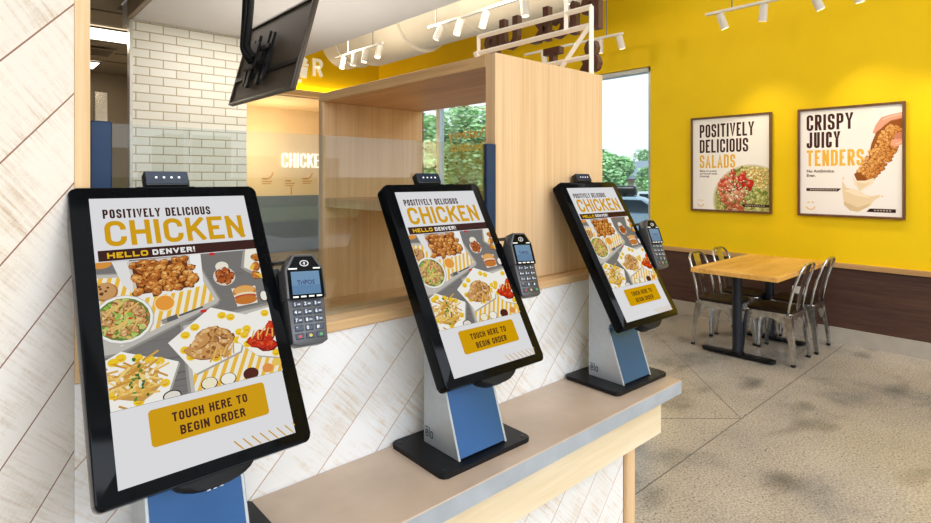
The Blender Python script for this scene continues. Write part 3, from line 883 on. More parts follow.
def make_kiosk(loc, rz):
    root = empty('order_kiosk', loc, rz)
    # base plate
    bm = bmesh.new(); prism(bm, rrect(.294, .214, .014, 0, .012), 2, 0.0, .012, .0025)
    base = fin('base_plate', bm, m_base_blk, root)
    for sx in (-1, 1):
        for y in (-.078, .102):
            bm = bmesh.new(); lathe(bm, [(.005, 0), (.005, .0008), (.004, .0012)], 12, Matrix.Translation((sx * .130, y, .0121)))
            fin('screw', bm, m_black, base)
    # stand: silver side cheeks with glossy black front, coloured blue for the reflected sky
    prof = [(-.072, .0125), (.067, .0125), (.067, .40), (.055, .425), (.036, .410), (-.018, .315), (-.050, .262), (-.048, .235), (-.012, .195), (-.010, .185)]
    st = bmesh.new()
    for s in (-1, 1):
        prism(st, prof, 0, s * .0775 - .003, s * .0775 + .003, .0012)
    prism(st, [(.061, .0125), (.067, .0125), (.067, .40), (.061, .40)], 0, -.0745, .0745)
    stand = fin('stand', st, m_silver, root)
    bm = bmesh.new()
    fp = [(-.070, .016), (-.0105, .183), (-.0135, .193), (-.048, .233)]
    bk = [(-.040, .237), (-.004, .194), (-.002, .182), (-.060, .016)]
    prism(bm, fp + bk, 0, -.0743, .0743)
    fin('front_panel', bm, m_skypanel, stand)
    A = Art(2e-5)
    for chx, x0, w_ in (('e', 0, .0115), ('I', .0140, .0042), ('O', .0207, .0115)):
        for p in glyph_paths(chx, x0, 0 if chx != 'I' else 0, w_, .0195 if chx != 'I' else .0262, .0038):
            A.z += A.step
            for q in stroke_quads(p, .0038): A.poly(q, (60, 68, 76), False)
    A.rect(.0, .0228, .0115, .0262, (60, 68, 76))
    A.build('brand_mark', m_ink, stand, lambda x, y, z: (-.0775 - .0033 - z, .060 - x, .030 + y))
    # monitor
    bm = bmesh.new()
    prism(bm, rrect(.326, .520, .012, -.001, .001), 2, -.0345, -.0005, .003, MT)
    mon = fin('monitor', bm, m_gloss, root, True, 35)
    bm = bmesh.new(); prism(bm, rrect(.14, .16, .02, 0, -.03), 2, -.062, -.0345, .004, MT); fin('mount_plate', bm, m_black, mon)
    ART.build('screen', m_screen, mon, on_screen)
    # scanner under the lower edge
    bm = bmesh.new()
    hp = [(-.062, -.252), (.062, -.252)] + [(.062 * cos(a), -.252 - .026 * sin(a)) for a in [pi * k / 12 for k in range(1, 12)]]
    prism(bm, hp, 2, -.040, -.004, .004, MT)
    scn = fin('barcode_scanner', bm, m_matte, root, True, 35)
    for k in range(3):
        bm = bmesh.new(); box(bm, (-.014 + k * .010, -.279, -.026), (-.009 + k * .010, -.2775, -.020), mtx=MT); fin('scanner_light', bm, m_silver, scn)
    # camera on the upper edge
    bm = bmesh.new(); box(bm, (-.042, .268, -.030), (.037, .3015, -.006), .004, 3, MT)
    cam = fin('camera_bar', bm, m_black, root, True, 40)
    bm = bmesh.new(); box(bm, (-.040, .2715, -.0062), (.035, .2990, -.0052), .0004, 1, MT); fin('camera_window', bm, m_camglass, cam)
    bm = bmesh.new(); box(bm, (-.057, .2615, -.028), (.047, .2685, -.010), .002, 2, MT); fin('camera_clip', bm, m_black, cam)
    for k in range(4):
        bm = bmesh.new(); lathe(bm, [(.0022, 0), (.0022, .0006), (.0012, .001)], 12, MT @ Matrix.Translation((-.022 + k * .0135, .2855, -.0052)))
        fin('lens', bm, m_lensdot, cam)
    # card reader on the right edge, steeper than the screen
    RT = MT @ Matrix.Translation((.2080, .0, .006)) @ Matrix.Rotation(radians(-4), 4, 'Z') @ Matrix.Rotation(radians(8), 4, 'X')
    bm = bmesh.new()
    prism(bm, [(-.036, -.088), (-.024, -.094), (.024, -.094), (.036, -.088), (.039, -.002), (-.039, -.002)], 2, -.016, .010, .002, RT)
    prism(bm, [(-.0415, -.004), (.0415, -.004), (.0415, .056), (.022, .086), (-.022, .086), (-.0415, .056)], 2, -.020, .016, .003, RT)
    rd = fin('card_reader', bm, m_reader, root, True, 30)
    bm = bmesh.new(); box(bm, (.160, -.06, -.034), (.180, .075, -.012), .002, 1, MT); box(bm, (.165, .083, -.020), (.225, .088, -.004), .001, 1, MT); fin('reader_bracket', bm, m_black, rd)
    bm = bmesh.new(); prism(bm, rrect(.074, .0625, .006, 0, .026), 2, .0155, .0166, 0, RT)
    prism(bm, [(-.034, .056), (.034, .056), (.019, .081), (-.019, .081)], 2, .0155, .0165, 0, RT); fin('reader_face', bm, m_gloss, rd)
    A = Art(1e-5)
    A.rect(-.030, .004, .030, .050, (116, 158, 196)); A.rect(-.030, .004, .030, .022, (98, 142, 184))
    A.font('TriPOS', 0, .0235, .0125, (52, 70, 130), align='CENTER', offset=.0003)
    A.build('reader_display', m_lcd, rd, lambda x, y, z: tuple(RT @ Vector((x, y, z + .0168))))
    A = Art(1e-5)
    A.ell(0, .0665, .0095, .0062, (240, 240, 240)); A.ell(0, .0665, .0080, .0050, (20, 22, 26))
    for r in (.0016, .0030, .0044): A.line([(-.003 + r * cos(a), .0665 + r * sin(a)) for a in (-.8, -.4, 0, .4, .8)], .0008, (240, 240, 240))
    A.build('contactless_symbol', m_ink, rd, lambda x, y, z: tuple(RT @ Vector((x, y, z + .0169))))
    for x0, x1 in ((-.034, -.016), (.018, .033)):
        bm = bmesh.new(); box(bm, (x0, .0545, .0164), (x1, .0572, .0172), mtx=RT); fin('label_strip', bm, m_outlet, rd)
    for k in range(4):
        bm = bmesh.new(); box(bm, (-.030 + k * .0165, -.0022, .0160), (-.019 + k * .0165, .0008, .0174), mtx=RT); fin('function_key', bm, m_outlet, rd)
    for j in range(5):
        for i in range(3):
            x, y = -.0215 + i * .0215, -.014 - j * .0155
            bm = bmesh.new(); box(bm, (x - .0085, y - .0055, .0095), (x + .0085, y + .0055, .0122), .0015, 2, RT)
            k = fin('key', bm, m_key, rd)
    A = Art(1e-5)
    lab = ['1', '2', '3', '4', '5', '6', '7', '8', '9', '*', '0', '#']
    for n, s in enumerate(lab):
        x, y = -.0215 + (n % 3) * .0215, -.014 - (n // 3) * .0155
        A.font(s, x - .0045, y - .003, .0095, (226, 230, 234), align='CENTER', offset=.0002)
        if n < 9: A.rect(x + .0005, y - .0015, x + .0065, y + .001, (190, 196, 204))
    for i, c in enumerate(((190, 70, 60), (200, 180, 70), (80, 160, 90))):
        x, y = -.0215 + i * .0215, -.076
        A.ell(x, y, .0035, .003, c)
    A.build('key_legends', m_ink, rd, lambda x, y, z: tuple(RT @ Vector((x, y, z + .0124))))
    return root
m_camglass = M('camera_window_glass', (34, 46, 62), 0.08, metal=.2, var=.2, scale=30)
m_lensdot = M('white_lens_dot', (236, 240, 244), 0.3, emit=.5)
m_reader = M('dark_reader_plastic', (74, 74, 76), 0.32, metal=.2, var=.08, scale=50)
m_key = M('dark_key', (44, 58, 78), 0.4, var=.1, scale=50)

def copy_tree(o, parent=None):
    c = o.copy(); COL.objects.link(c)
    if parent: c.parent = parent
    for ch in list(o.children): copy_tree(ch, c)
    return c

KG = 'tilted order screens along the counter'
k1 = make_kiosk((.296, 1.0445, .785), radians(.6)); k1['label'] = 'largest, leftmost tilted order screen beside the angled whitewashed wall'; k1['category'] = 'kiosk'; k1['group'] = KG
k2 = copy_tree(k1); k2.location = (.948, 1.052, .785); k2.rotation_euler.z = radians(-1.0); k2['label'] = 'middle tilted order screen, between the largest one and the one at the counter end'
k3 = copy_tree(k1); k3.location = (1.657, 1.050, .787); k3.rotation_euler.z = radians(-1.8); k3['label'] = 'smallest, farthest tilted order screen at the right end of the counter'

# ------------------------------------------------------------------ television seen from behind
TW, TH, tt = .96, .56, radians(15)
root = tag(empty('television', (1.32, 3.35, 1.957)), 'black flat television hung from the ceiling, seen from behind', 'television')
TM = Matrix.Rotation(tt, 4, 'Y') @ Matrix(((0, 0, 1, 0), (1, 0, 0, 0), (0, 1, 0, 0), (0, 0, 0, 1)))  # (along Y, up, towards +X)
bm = bmesh.new(); box(bm, (-TW / 2, 0, 0), (TW / 2, TH, .022), .003, 1, TM); shell = fin('back_shell', bm, M('dark_grey_tv_back', (84, 74, 62), .5), root)
bm = bmesh.new(); box(bm, (-TW / 2 + .02, .015, .0222), (TW / 2 - .02, TH - .015, .0240), 0, 1, TM); fin('screen', bm, m_gloss, root)
bm = bmesh.new()
for a, b in (((-TW / 2, 0), (TW / 2, .016)), ((-TW / 2, TH - .016), (TW / 2, TH)), ((-TW / 2, .016), (-TW / 2 + .016, TH - .016)), ((TW / 2 - .016, .016), (TW / 2, TH - .016))):
    box(bm, (a[0], a[1], -.012), (b[0], b[1], -.0002), .002, 1, TM)
fin('rim', bm, M('tv_rim', (70, 62, 54), .35), root)
bm = bmesh.new(); box(bm, (-TW / 2 + .017, .155, -.014), (TW / 2 - .017, .185, -.0003), .003, 1, TM); fin('back_ridge', bm, m_black, shell)
mount = bmesh.new()
box(mount, (-.07, .20, -.045), (.27, .235, -.032), .003, 1, TM); box(mount, (-.07, .30, -.045), (.27, .335, -.032), .003, 1, TM); box(mount, (.06, .18, -.06), (.16, .36, -.0455), .003, 1, TM)
mt_ = fin('mount_plate', mount, m_black, root)
for x in (.02, .18):
    bm = bmesh.new(); prism(bm, rrect(.035, .36, .016, x, .26), 2, -.034, -.0145, .002, TM); fin('mount_rail', bm, m_black, mt_)
bm = bmesh.new(); prism(bm, rrect(.03, .32, .014, -.05, .26), 2, -.031, -.0145, .002, TM); fin('mount_rail', bm, m_black, mt_)
bm = bmesh.new(); prism(bm, rrect(.03, .32, .014, .25, .26), 2, -.031, -.0145, .002, TM); fin('mount_rail', bm, m_black, mt_)
bm = bmesh.new()
ptop = (1.33 - 1.32, .12, 2.834 - 1.957)
tube(bm, smooth_path([tuple(TM @ Vector((.11, .26, -.06))), (-.03, .115, .32), (.0, .12, .60), ptop], .08, 5), .026, 12)
fin('ceiling_pole', bm, m_matte, root, True, 40)
for k in range(3):
    bm = bmesh.new(); tube(bm, smooth_path([tuple(TM @ Vector((.06 + .03 * k, .22, -.062))), (-.062 + .004 * k, .10 + .014 * k, .30), (-.036, .10 + .018 * k, .55), (ptop[0] - .034, .10 + .018 * k, .876)], .08, 5), .009, 8)
    fin('cable', bm, m_matte, root, True)

# ------------------------------------------------------------------ posters
def poster(yc, z0, art, label):
    root = tag(empty('framed_poster', (XW - .001, yc, z0)), label, 'poster', 'framed posters on the yellow wall')
    W, H = .80, .987
    bm = bmesh.new()
    t = .02
    for a, b in (((-W / 2, 0), (W / 2, t)), ((-W / 2, H - t), (W / 2, H)), ((-W / 2, t), (-W / 2 + t, H - t)), ((W / 2 - t, t), (W / 2, H - t))):
        box(bm, (-.035, a[0], a[1]), (0, b[0], b[1]), .002, 1)
    fin('frame', bm, m_walnut, root)
    A = Art(2e-6); A.rect(t, t, W - t, H - t, (250, 246, 238)); A.clip = (t, t, W - t, H - t)
    art(A)
    A.build('print', m_print, root, lambda x, y, z: (-.018 - z, W / 2 - x, y))
    return root

def smile(A, x, y, s, col=(238, 188, 90)):
    A.line([(x + s * cos(a), y + s * sin(a)) for a in [pi + .25 + (pi - .5) * k / 12 for k in range(13)]], s * .22, col)
    A.line([(x - s * .75, y + s * .75), (x - s * .45, y + s * .95), (x - s * .2, y + s * .75)], s * .2, col)
    A.line([(x + s * .75, y + s * .75), (x + s * .45, y + s * .95), (x + s * .2, y + s * .75)], s * .2, col)

def art_salad(A):
    H = .987; D = (66, 30, 26)
    A.text('POSITIVELY', .092, H - .215, 0.138, .0195, D, total=.545)
    A.text('DELICIOUS', .092, H - .375, 0.138, .0195, D, total=.490)
    A.text('SALADS', .092, H - .535, 0.138, .0195, (238, 186, 70), total=.365)
    for k, s in enumerate(('Made w/ greens', 'and house made', 'dressings')): A.font(s, .092, H - .575 - k * .027, .028, (90, 60, 52), offset=.0006)
    A.ell(.605, .12, .372, .365, (222, 214, 186), n=40); A.ell(.607, .117, .358, .350, (190, 184, 116), n=40)
    greens = [(150, 164, 66), (186, 188, 100), (112, 134, 50), (206, 196, 122), (222, 206, 150)]
    def fill(n, cx, cy, sx, sy, size, cols, flat=.7):
        for _ in range(n):
            x, y = rnd.gauss(cx, sx), rnd.gauss(cy, sy)
            if (x - .605) ** 2 + (y - .12) ** 2 > .345 ** 2: continue
            q = rnd.uniform(.6, 1.15) * size; r_ = rnd.uniform(0, 3); c = rnd.choice(cols)
            A.blob(x + .002, y - .004, q * 1.08, q * flat * 1.1, mixc(c, (60, 30, 10), .45), r_, 10, .2)
            A.blob(x, y, q, q * flat, c, r_, 10, .2)
            A.blob(x - q * .2, y + q * .2, q * .45, q * .3, mixc(c, (255, 250, 230), .45), r_, 7, .3)
    for k in range(260):
        r, th = rnd.random() ** .5 * .345, rnd.uniform(0, 6.28)
        A.blob(.605 + r * cos(th), .12 + r * sin(th), rnd.uniform(.012, .03), rnd.uniform(.008, .018), rnd.choice(greens), rnd.uniform(0, 3), 9, .3)
    fill(150, .66, .36, .075, .055, .014, [(240, 214, 130), (230, 194, 92), (246, 230, 170), (214, 190, 110)])
    fill(90, .34, .16, .04, .10, .018, [(150, 166, 70), (120, 140, 56), (196, 190, 110)])
    fill(70, .385, .30, .050, .085, .030, [(214, 84, 56), (226, 116, 84), (200, 66, 44), (232, 140, 110)])
    fill(60, .45, .12, .060, .060, .034, [(206, 120, 76), (224, 160, 120), (190, 96, 60), (238, 200, 170)])
    fill(70, .68, .14, .05, .05, .030, [(166, 172, 84), (196, 198, 120), (136, 150, 62)])
    fill(10, .55, .295, .035, .025, .036, [(212, 46, 36), (196, 36, 28)], .95)
    fill(60, .5, .24, .09, .09, .010, [(252, 250, 240), (244, 238, 222), (96, 130, 46), (110, 140, 50)])
    A.rect(.53, .060, .775, .086, (48, 26, 22))
    for k in range(9): A.rect(.555 + k * .021, .069, .568 + k * .021, .077, (200, 180, 160))
    smile(A, .105, .085, .034)

def art_tender(A):
    H = .987; D = (66, 30, 26)
    A.rect(.02, .02, .78, .967, (246, 242, 238))
    A.text('CRISPY', .072, H - .205, 0.145, .0215, D, total=.362)
    A.text('JUICY', .072, H - .365, 0.145, .0215, D, total=.265)
    A.text('TENDERS', .072, H - .530, 0.145, .0215, (238, 186, 70), total=.440)
    A.font('No Antibiotics.', .072, H - .588, .036, (90, 60, 52), offset=.0012); A.font('Ever.', .072, H - .628, .036, (90, 60, 52), offset=.0012)
    A.poly([(.070, .255), (.345, .255), (.320, .228), (.070, .228)], (48, 26, 22))
    for k in range(11): A.rect(.100 + k * .020, .237, .113 + k * .020, .246, (206, 186, 166))
    # dip bowl and splash
    cream, cr2, cr3 = (236, 214, 178), (220, 194, 152), (246, 230, 202)
    A.poly([(.355, .215), (.350, .330), (.385, .262), (.430, .250), (.500, .215), (.560, .190), (.630, .205), (.620, .180), (.585, .160), (.560, .110), (.470, .052), (.410, .062), (.366, .110)], cream)
    A.poly([(.366, .140), (.470, .090), (.560, .130), (.545, .100), (.470, .052), (.410, .062), (.366, .110)], cr2)
    A.poly([(.370, .235), (.455, .195), (.560, .175), (.500, .225), (.430, .258)], cr3)
    A.ell(.640, .192, .010, .007, cream); A.ell(.36, .345, .007, .012, cream)
    # hand
    skin, sk2, sk3 = (230, 164, 138), (206, 132, 106), (244, 196, 174)
    A.poly([(.80, .90), (.70, .885), (.635, .865), (.595, .80), (.575, .735), (.600, .725), (.650, .790), (.70, .815), (.80, .80)], skin)
    A.poly([(.80, .86), (.70, .835), (.655, .800), (.61, .735), (.625, .73), (.69, .79), (.80, .80)], sk2)
    A.line([(.79, .885), (.70, .868), (.645, .845)], .010, sk3)
    # tender
    pal = ((150, 84, 30), (204, 132, 60), (236, 184, 112))
    A.poly([(.70, .830), (.775, .845), (.785, .70), (.735, .585), (.655, .510), (.640, .420), (.585, .330), (.470, .305), (.440, .380), (.500, .440), (.545, .520), (.565, .640), (.600, .740)], pal[0])
    spine = [(.735, .775, .055), (.705, .70, .075), (.665, .62, .085), (.615, .53, .085), (.560, .44, .085), (.515, .37, .065)]
    for k in range(420):
        f = rnd.random() * 4.999; i = int(f); g = f - i
        cx, cy, cr = [spine[i][n] + (spine[i + 1][n] - spine[i][n]) * g for n in range(3)]
        side = rnd.uniform(-1, 1)
        x, y = cx + side * cr * .80, cy - side * cr * .45 + rnd.uniform(-.012, .012)
        lit = max(0, min(1, .55 - side * .45 + rnd.uniform(-.35, .35)))
        q = rnd.uniform(.006, .017)
        A.blob(x + .002, y - .004, q * 1.25, q, mixc(pal[0], pal[1], lit * .7), rnd.uniform(0, 3), 8, .3)
        A.blob(x, y, q, q * .8, mixc(pal[1], pal[2], lit), rnd.uniform(0, 3), 8, .3)
    A.poly([(.430, .365), (.455, .325), (.520, .325), (.590, .350), (.575, .300), (.520, .262), (.485, .225), (.470, .262), (.445, .290)], cr3)
    A.poly([(.455, .315), (.520, .300), (.565, .318), (.520, .270), (.487, .245), (.468, .275)], cream)
    # lower fingers
    A.poly([(.80, .640), (.735, .610), (.705, .625), (.700, .655), (.730, .680), (.80, .700)], skin)
    A.poly([(.80, .680), (.745, .672), (.720, .690), (.735, .720), (.80, .745)], sk2)
    A.line([(.79, .655), (.735, .632)], .010, sk3)
    A.poly([(.530, .055), (.555, .085), (.735, .085), (.735, .055)], (48, 26, 22))
    for k in range(6): A.rect(.585 + k * .021, .066, .598 + k * .021, .075, (206, 186, 166))
    smile(A, .105, .095, .036)

poster(2.381, 1.122, art_salad, 'framed poster of a salad bowl reading POSITIVELY DELICIOUS SALADS on yellow wall')
poster(1.355, 1.122, art_tender, 'framed poster of a hand dipping chicken reading CRISPY JUICY TENDERS on yellow wall')

# ------------------------------------------------------------------ dining table and chairs
TY = 1.835
root = tag(empty('dining_table', (4.94, TY, 0.0)), 'butcher block dining table on black pedestals against the yellow wall', 'table')
bm = bmesh.new(); box(bm, (-.595, -.385, .712), (.59, .262, .75), .004, 2); fin('table_top', bm, m_table, root)
for x in (-.235, .48):
    bm = bmesh.new(); cyl(bm, (x, .04, .030), (x, .04, .700), .038, seg=20)
    p = fin('pedestal', bm, m_pedestal, root, True, 40)
    bm = bmesh.new(); prism(bm, rrect(.075, .58, .03, x, .04), 2, 0.012, .034, .006); prism(bm, rrect(.10, .10, .04, x, .04), 2, .034, .05, .004); fin('pedestal_foot', bm, m_base_blk, p)
    bm = bmesh.new(); box(bm, (x - .10, -.17, .698), (x + .10, .25, .7115), .003, 1); fin('top_bracket', bm, m_base_blk, p)

def make_chair():
    root = empty('dining_chair')
    SH, hw, hd = .40, .175, .175
    # seat pan
    bm = bmesh.new(); prism(bm, rrect(2 * hw, 2 * hd, .05), 2, SH - .012, SH, .004); fin('seat_pan', bm, m_steel, root, True, 40)
    bm = bmesh.new(); prism(bm, rrect(2 * hw - .012, 2 * hd - .012, .048), 2, SH + .0005, SH + .02, .006); fin('seat', bm, m_darkseat, root, True, 40)
    # skirts with an arched lower edge
    bm = bmesh.new()
    arch = [(-hw + .01, SH - .012), (hw - .01, SH - .012), (hw + .008, SH - .16), (hw - .042, SH - .16)] + [((hw - .05) * cos(a), SH - .15 + .105 * sin(a)) for a in [pi * k / 12 for k in range(1, 12)]] + [(-hw + .042, SH - .16), (-hw - .008, SH - .16)]
    for s in (-1, 1):
        prism(bm, arch, 1, s * (hd - .004) - .0015, s * (hd - .004) + .0015)      # front, rear (x,z)
        prism(bm, arch, 0, s * (hw - .004) - .0015, s * (hw - .004) + .0015)      # sides (y,z)
    fin('seat_skirt', bm, m_steel, root)
    # legs: tapered angle plates
    for sx in (-1, 1):
        for sy in (-1, 1):
            bm = bmesh.new()
            top = Vector((sx * (hw - .002), sy * (hd - .002), SH - .03)); foot = Vector((sx * .192, sy * .205, .012))
            N = 6; rows = []
            for k in range(N + 1):
                t = k / N; c = top.lerp(foot, t); w = .058 + (.026 - .058) * t ** .8; th = .009
                c = c + Vector((sx, sy, 0)) * .006 * sin(pi * t)
                rows.append([bm.verts.new(c + Vector((-sx * a, -sy * b, 0))) for a, b in ((0, 0), (w, 0), (w, th), (th + .008, th), (th, th + .008), (th, w), (0, w))])
            for A, B in zip(rows, rows[1:]):
                for i in range(7): bm.faces.new([A[i], A[(i + 1) % 7], B[(i + 1) % 7], B[i]])
            bm.faces.new(rows[0]); bm.faces.new(rows[-1][::-1])
            lg = fin('leg', bm, m_steel, root, True, 45)
            bm = bmesh.new(); f = foot + Vector((-sx * .013, -sy * .013, 0)); box(bm, (f.x - .015, f.y - .015, 0), (f.x + .015, f.y + .015, .022), .004, 2); fin('foot_cap', bm, m_black, lg)
    # back loop and splat
    bm = bmesh.new()
    tube(bm, smooth_path([(-.168, -.145, SH - .01), (-.160, -.185, SH + .20), (-.150, -.255, .795), (.150, -.255, .795), (.160, -.185, SH + .20), (.168, -.145, SH - .01)], .15, 9), .0105, 10)
    fin('back_frame', bm, m_steel, root, True)
    bm = bmesh.new()
    rows = []
    for t in [k / 6 for k in range(7)]:
        y, z, w = -.165 - .088 * t ** 1.3, SH + .005 + (.785 - SH - .005) * t, .036 + .020 * t
        rows.append([bm.verts.new((sx * w, y + dy, z)) for sx, dy in ((-1, 0), (0, -.006), (1, 0), (1, .002), (0, -.004), (-1, .002))])
    for A, B in zip(rows, rows[1:]):
        for i in range(6): bm.faces.new([A[i], A[(i + 1) % 6], B[(i + 1) % 6], B[i]])
    bm.faces.new(rows[0]); bm.faces.new(rows[-1][::-1])
    fin('back_splat', bm, m_steel, root, True, 40)
    return root
CG = 'metal chairs round the dining table'
ch = make_chair(); tag(ch, 'galvanised metal chair with dark wood seat, nearest the viewer, its back turned to the counter', 'chair', CG); ch.location = (4.945, 1.67, 0)
for x, y, r, l in ((5.44, 1.655, .02, 'galvanised metal chair nearest the wall, right of the front chair, back to viewer'),
                   (4.955, 2.09, pi, 'galvanised metal chair at the left of the table, tucked in beside the front pedestal'),
                   (5.42, 2.085, pi - .02, 'galvanised metal chair behind the table in the wall corner, mostly hidden by its top')):
    c = copy_tree(ch); c.location = (x, y, 0); c.rotation_euler.z = r; c['label'] = l

# wall outlet under the table
root = tag(empty('wall_outlet', (XW - .0125, 1.745, .42)), 'white electrical outlet on the brown wainscot behind the table', 'outlet')
bm = bmesh.new(); box(bm, (-.008, -.06, -.035), (0, .06, .035), .003, 1); cv = fin('cover_plate', bm, m_outlet, root)
bm = bmesh.new()
for y in (-.025, .025): box(bm, (-.0095, y - .014, -.017), (-.0081, y + .014, .017), .001, 1)
fin('socket', bm, m_track, root)

# ------------------------------------------------------------------ hanging sign
SX = 1.775
root = tag(empty('hanging_sign', (SX, 1.56, CT)), 'cream metal frame with brown mirrored letters reading Pick Up on the oak box', 'sign')
def sy_(y, z): return (0, y - 1.56, z - CT)
bm = bmesh.new()
def bar(p, q, r=.0095): tube(bm, [sy_(*p), sy_(*q)], r * 1.2, 4)
bar((1.245, 2.125), (1.876, 2.128)); bar((1.245, 2.055), (1.90, 2.052)); bar((1.247, CT + .0), (1.247, 2.125)); bar((1.873, CT), (1.873, 2.128))
bar((1.255, 2.055), (1.425, CT + .01)); bar((1.873, 2.052), (2.06, CT + .01)); bar((1.25, 1.936), (1.87, 1.936), .008); bar((1.367, 2.055), (1.367, 2.834))
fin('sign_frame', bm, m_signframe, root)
def sign_word(s, y0, z0, size, dy, xs=.9):
    y = y0
    for chx in s:
        if chx == ' ': y += dy * .5; continue
        P = font_polys(chx, size, offset=size * .042, xs=xs)
        if not P: continue
        x0 = min(p[0] for q in P for p in q); x1 = max(p[0] for q in P for p in q)
        bm = bmesh.new()
        def V(p, t): return bm.verts.new((.03 + t, y + p[0] - x0 - 1.56, z0 + p[1] - CT))
        cache = {}
        def vv(p, t):
            k = (round(p[0], 6), round(p[1], 6), t)
            if k not in cache: cache[k] = V(p, t)
            return cache[k]
        edges = {}
        for q in P:
            for t in (0, .03):
                try: bm.faces.new([vv(p, t) for p in (q if t else q[::-1])])
                except ValueError: pass
            for a, b in zip(q, q[1:] + q[:1]):
                ka, kb = (round(a[0], 6), round(a[1], 6)), (round(b[0], 6), round(b[1], 6))
                if (kb, ka) in edges: edges.pop((kb, ka))
                else: edges[(ka, kb)] = (a, b)
        for a, b in edges.values():
            try: bm.faces.new([vv(a, 0), vv(b, 0), vv(b, .03), vv(a, .03)])
            except ValueError: pass
        fin('letter', bm, m_signbrown, root)
        y += (x1 - x0) + dy * .16
sign_word('Pick Up', 1.235, 2.056, .185, .115)
sign_word('& T', 1.235, 1.893, .165, .14, .8)

# ------------------------------------------------------------------ track lights
LIGHTS = []
def track(x, z, y0, y1, heads, label, rods=(), aim=(0, 0, -1)):
    root = tag(empty('track_light', (x, (y0 + y1) / 2, z)), label, 'track light', 'white track lights hung below the ceiling')
    ym = (y0 + y1) / 2
    bm = bmesh.new(); box(bm, (-.016, y0 - ym, -.012), (.016, y1 - ym, .012), .003, 1); fin('rail', bm, m_track, root)
    for yr in rods:
        bm = bmesh.new(); cyl(bm, (0, yr - ym, .0125), (0, yr - ym, 4.098 - z), .006, seg=8); fin('suspension_rod', bm, m_cable, root, True, 40)
    for yh, dx, dy, on in heads:
        dv = Vector((dx, dy, -1)).normalized()
        p = Vector((0, yh - ym, -.012)); j = p + Vector((0, 0, -.035))
        a = j - dv * .03; b = j + dv * .115
        bm = bmesh.new(); cyl(bm, tuple(p), tuple(j), .009, seg=10)
        tube(bm, [tuple(a), tuple(a + dv * .006), tuple(b)], .034, 20)
        h = fin('spot_head', bm, m_track, root, True, 40)
        bm = bmesh.new(); cyl(bm, tuple(b), tuple(b + dv * .002), .029, seg=20); fin('lens', bm, m_bulb if on else m_bulb_off, h)
        if on == 2: LIGHTS.append((Vector((x, ym, z)) + b + dv * .01, dv))
    return root
track(3.42, 2.965, 2.2, 4.33, [(4.14, -.35, .35, 0), (3.86, -.25, .15, 1), (3.52, -.2, .2, 1), (3.06, 0, -.1, 0), (2.6, .2, 0, 0)], 'white track light over the oak box, middle of the ceiling, with two lit heads', (4.22, 2.9))
track(3.42, 2.965, 5.15, 6.2, [(6.0, -.2, .1, 1), (5.75, -.1, .1, 0), (5.5, -.2, 0, 1), (5.22, -.35, -.2, 1)], 'farther small white track light above the television side of the oak box', (5.9, 5.35))
track(5.15, 3.0, 3.22, 4.6, [(3.50, .1, .1, 0), (3.26, .35, -.1, 1), (4.3, .2, 0, 0)], 'white track light above the window, left of the posters', (3.42,))
track(5.15, 3.0, 0.4, 2.34, [(2.20, .40, -.22, 2), (1.83, .25, .18, 0), (1.44, .45, -.30, 2), (1.15, .35, -.1, 1), (0.75, .4, -.1, 2)], 'white track light in front of the two posters, at the top right', (2.1, 0.9))

# ------------------------------------------------------------------ air duct
root = tag(empty('air_duct', (4.4, 5.0, 3.55)), 'large white round air duct running below the ceiling', 'duct')
bm = bmesh.new(); tube(bm, [(0, y - 5.0, 0) for y in (-1.0, 3.0, 5.72)], .40, 40)
fin('duct_run', bm, m_duct, root, True, 40)
bm = bmesh.new(); tube(bm, [(0, y - 5.0, 0) for y in (5.70, 5.78, 6.82, 6.9)], .445, 40); fin('duct_collar', bm, m_duct, root, True, 30)
bm = bmesh.new(); tube(bm, [(0, y - 5.0, .02) for y in (6.89, 7.70)], .395, 40); fin('duct_run', bm, m_duct, root, True, 40)
bm = bmesh.new()
bm.free()
for y in (1.2, 3.1, 4.6, 7.3):
    bm = bmesh.new(); tube(bm, [(0, y - 5, 0), (0, y - 4.97, 0)], .405, 40); fin('seam_band', bm, m_duct, root, True, 40)
for y in (.5, 2.6, 5.0, 7.2):
    bm = bmesh.new(); cyl(bm, (0, y - 5, .39), (0, y - 5, .55), .008, seg=8); fin('hanger_rod', bm, m_cable, root, True, 40)
for y in (4.15, 7.5):
    bm = bmesh.new()
    R = Matrix.Translation((0, y - 5.0, 0)) @ Matrix.Rotation(radians(-100), 4, 'Y')
    box(bm, (.385, -.22, -.09), (.452, .22, .09), .003, 1, R); g = fin('air_register', bm, m_track, root)
    bm = bmesh.new()
    for k in range(7): box(bm, (.4525, -.20, -.075 + k * .023), (.455, .20, -.062 + k * .023), 0, 1, R)
    fin('grille_slot', bm, M('grille_dark', (96, 88, 76), .7), g)

# ------------------------------------------------------------------ lettering on the far walls
def solid_letter(chx, name, mat, org, right, w, h, t, depth, label, cat, group):
    bm = bmesh.new()
    right = Vector(right); up = Vector((0, 0, 1)); out = up.cross(right) * -1
    o = Vector(org)
    for p in glyph_paths(chx, 0, 0, w, h, t):
        for q in stroke_quads(p, t):
            a = [bm.verts.new(right * x + up * y + out * .004) for x, y in q]; b = [bm.verts.new(right * x + up * y + out * depth) for x, y in q]
            bm.faces.new(a); bm.faces.new(b[::-1])
            for i in range(4): bm.faces.new([a[i], b[i], b[(i + 1) % 4], a[(i + 1) % 4]])
    ob = fin(name, bm, mat); ob.location = o
    return tag(ob, label, cat, group)
rt = (1, 0, 0)
def xa(u, y):   # where the sight line of column u meets the plane y
    r = (u - 465.5) / 553.0; s_, c_ = sin(radians(47.9)), cos(radians(47.9))
    return y * (r * s_ + c_) / (-r * c_ + s_)
X0 = xa(281.5, YA)
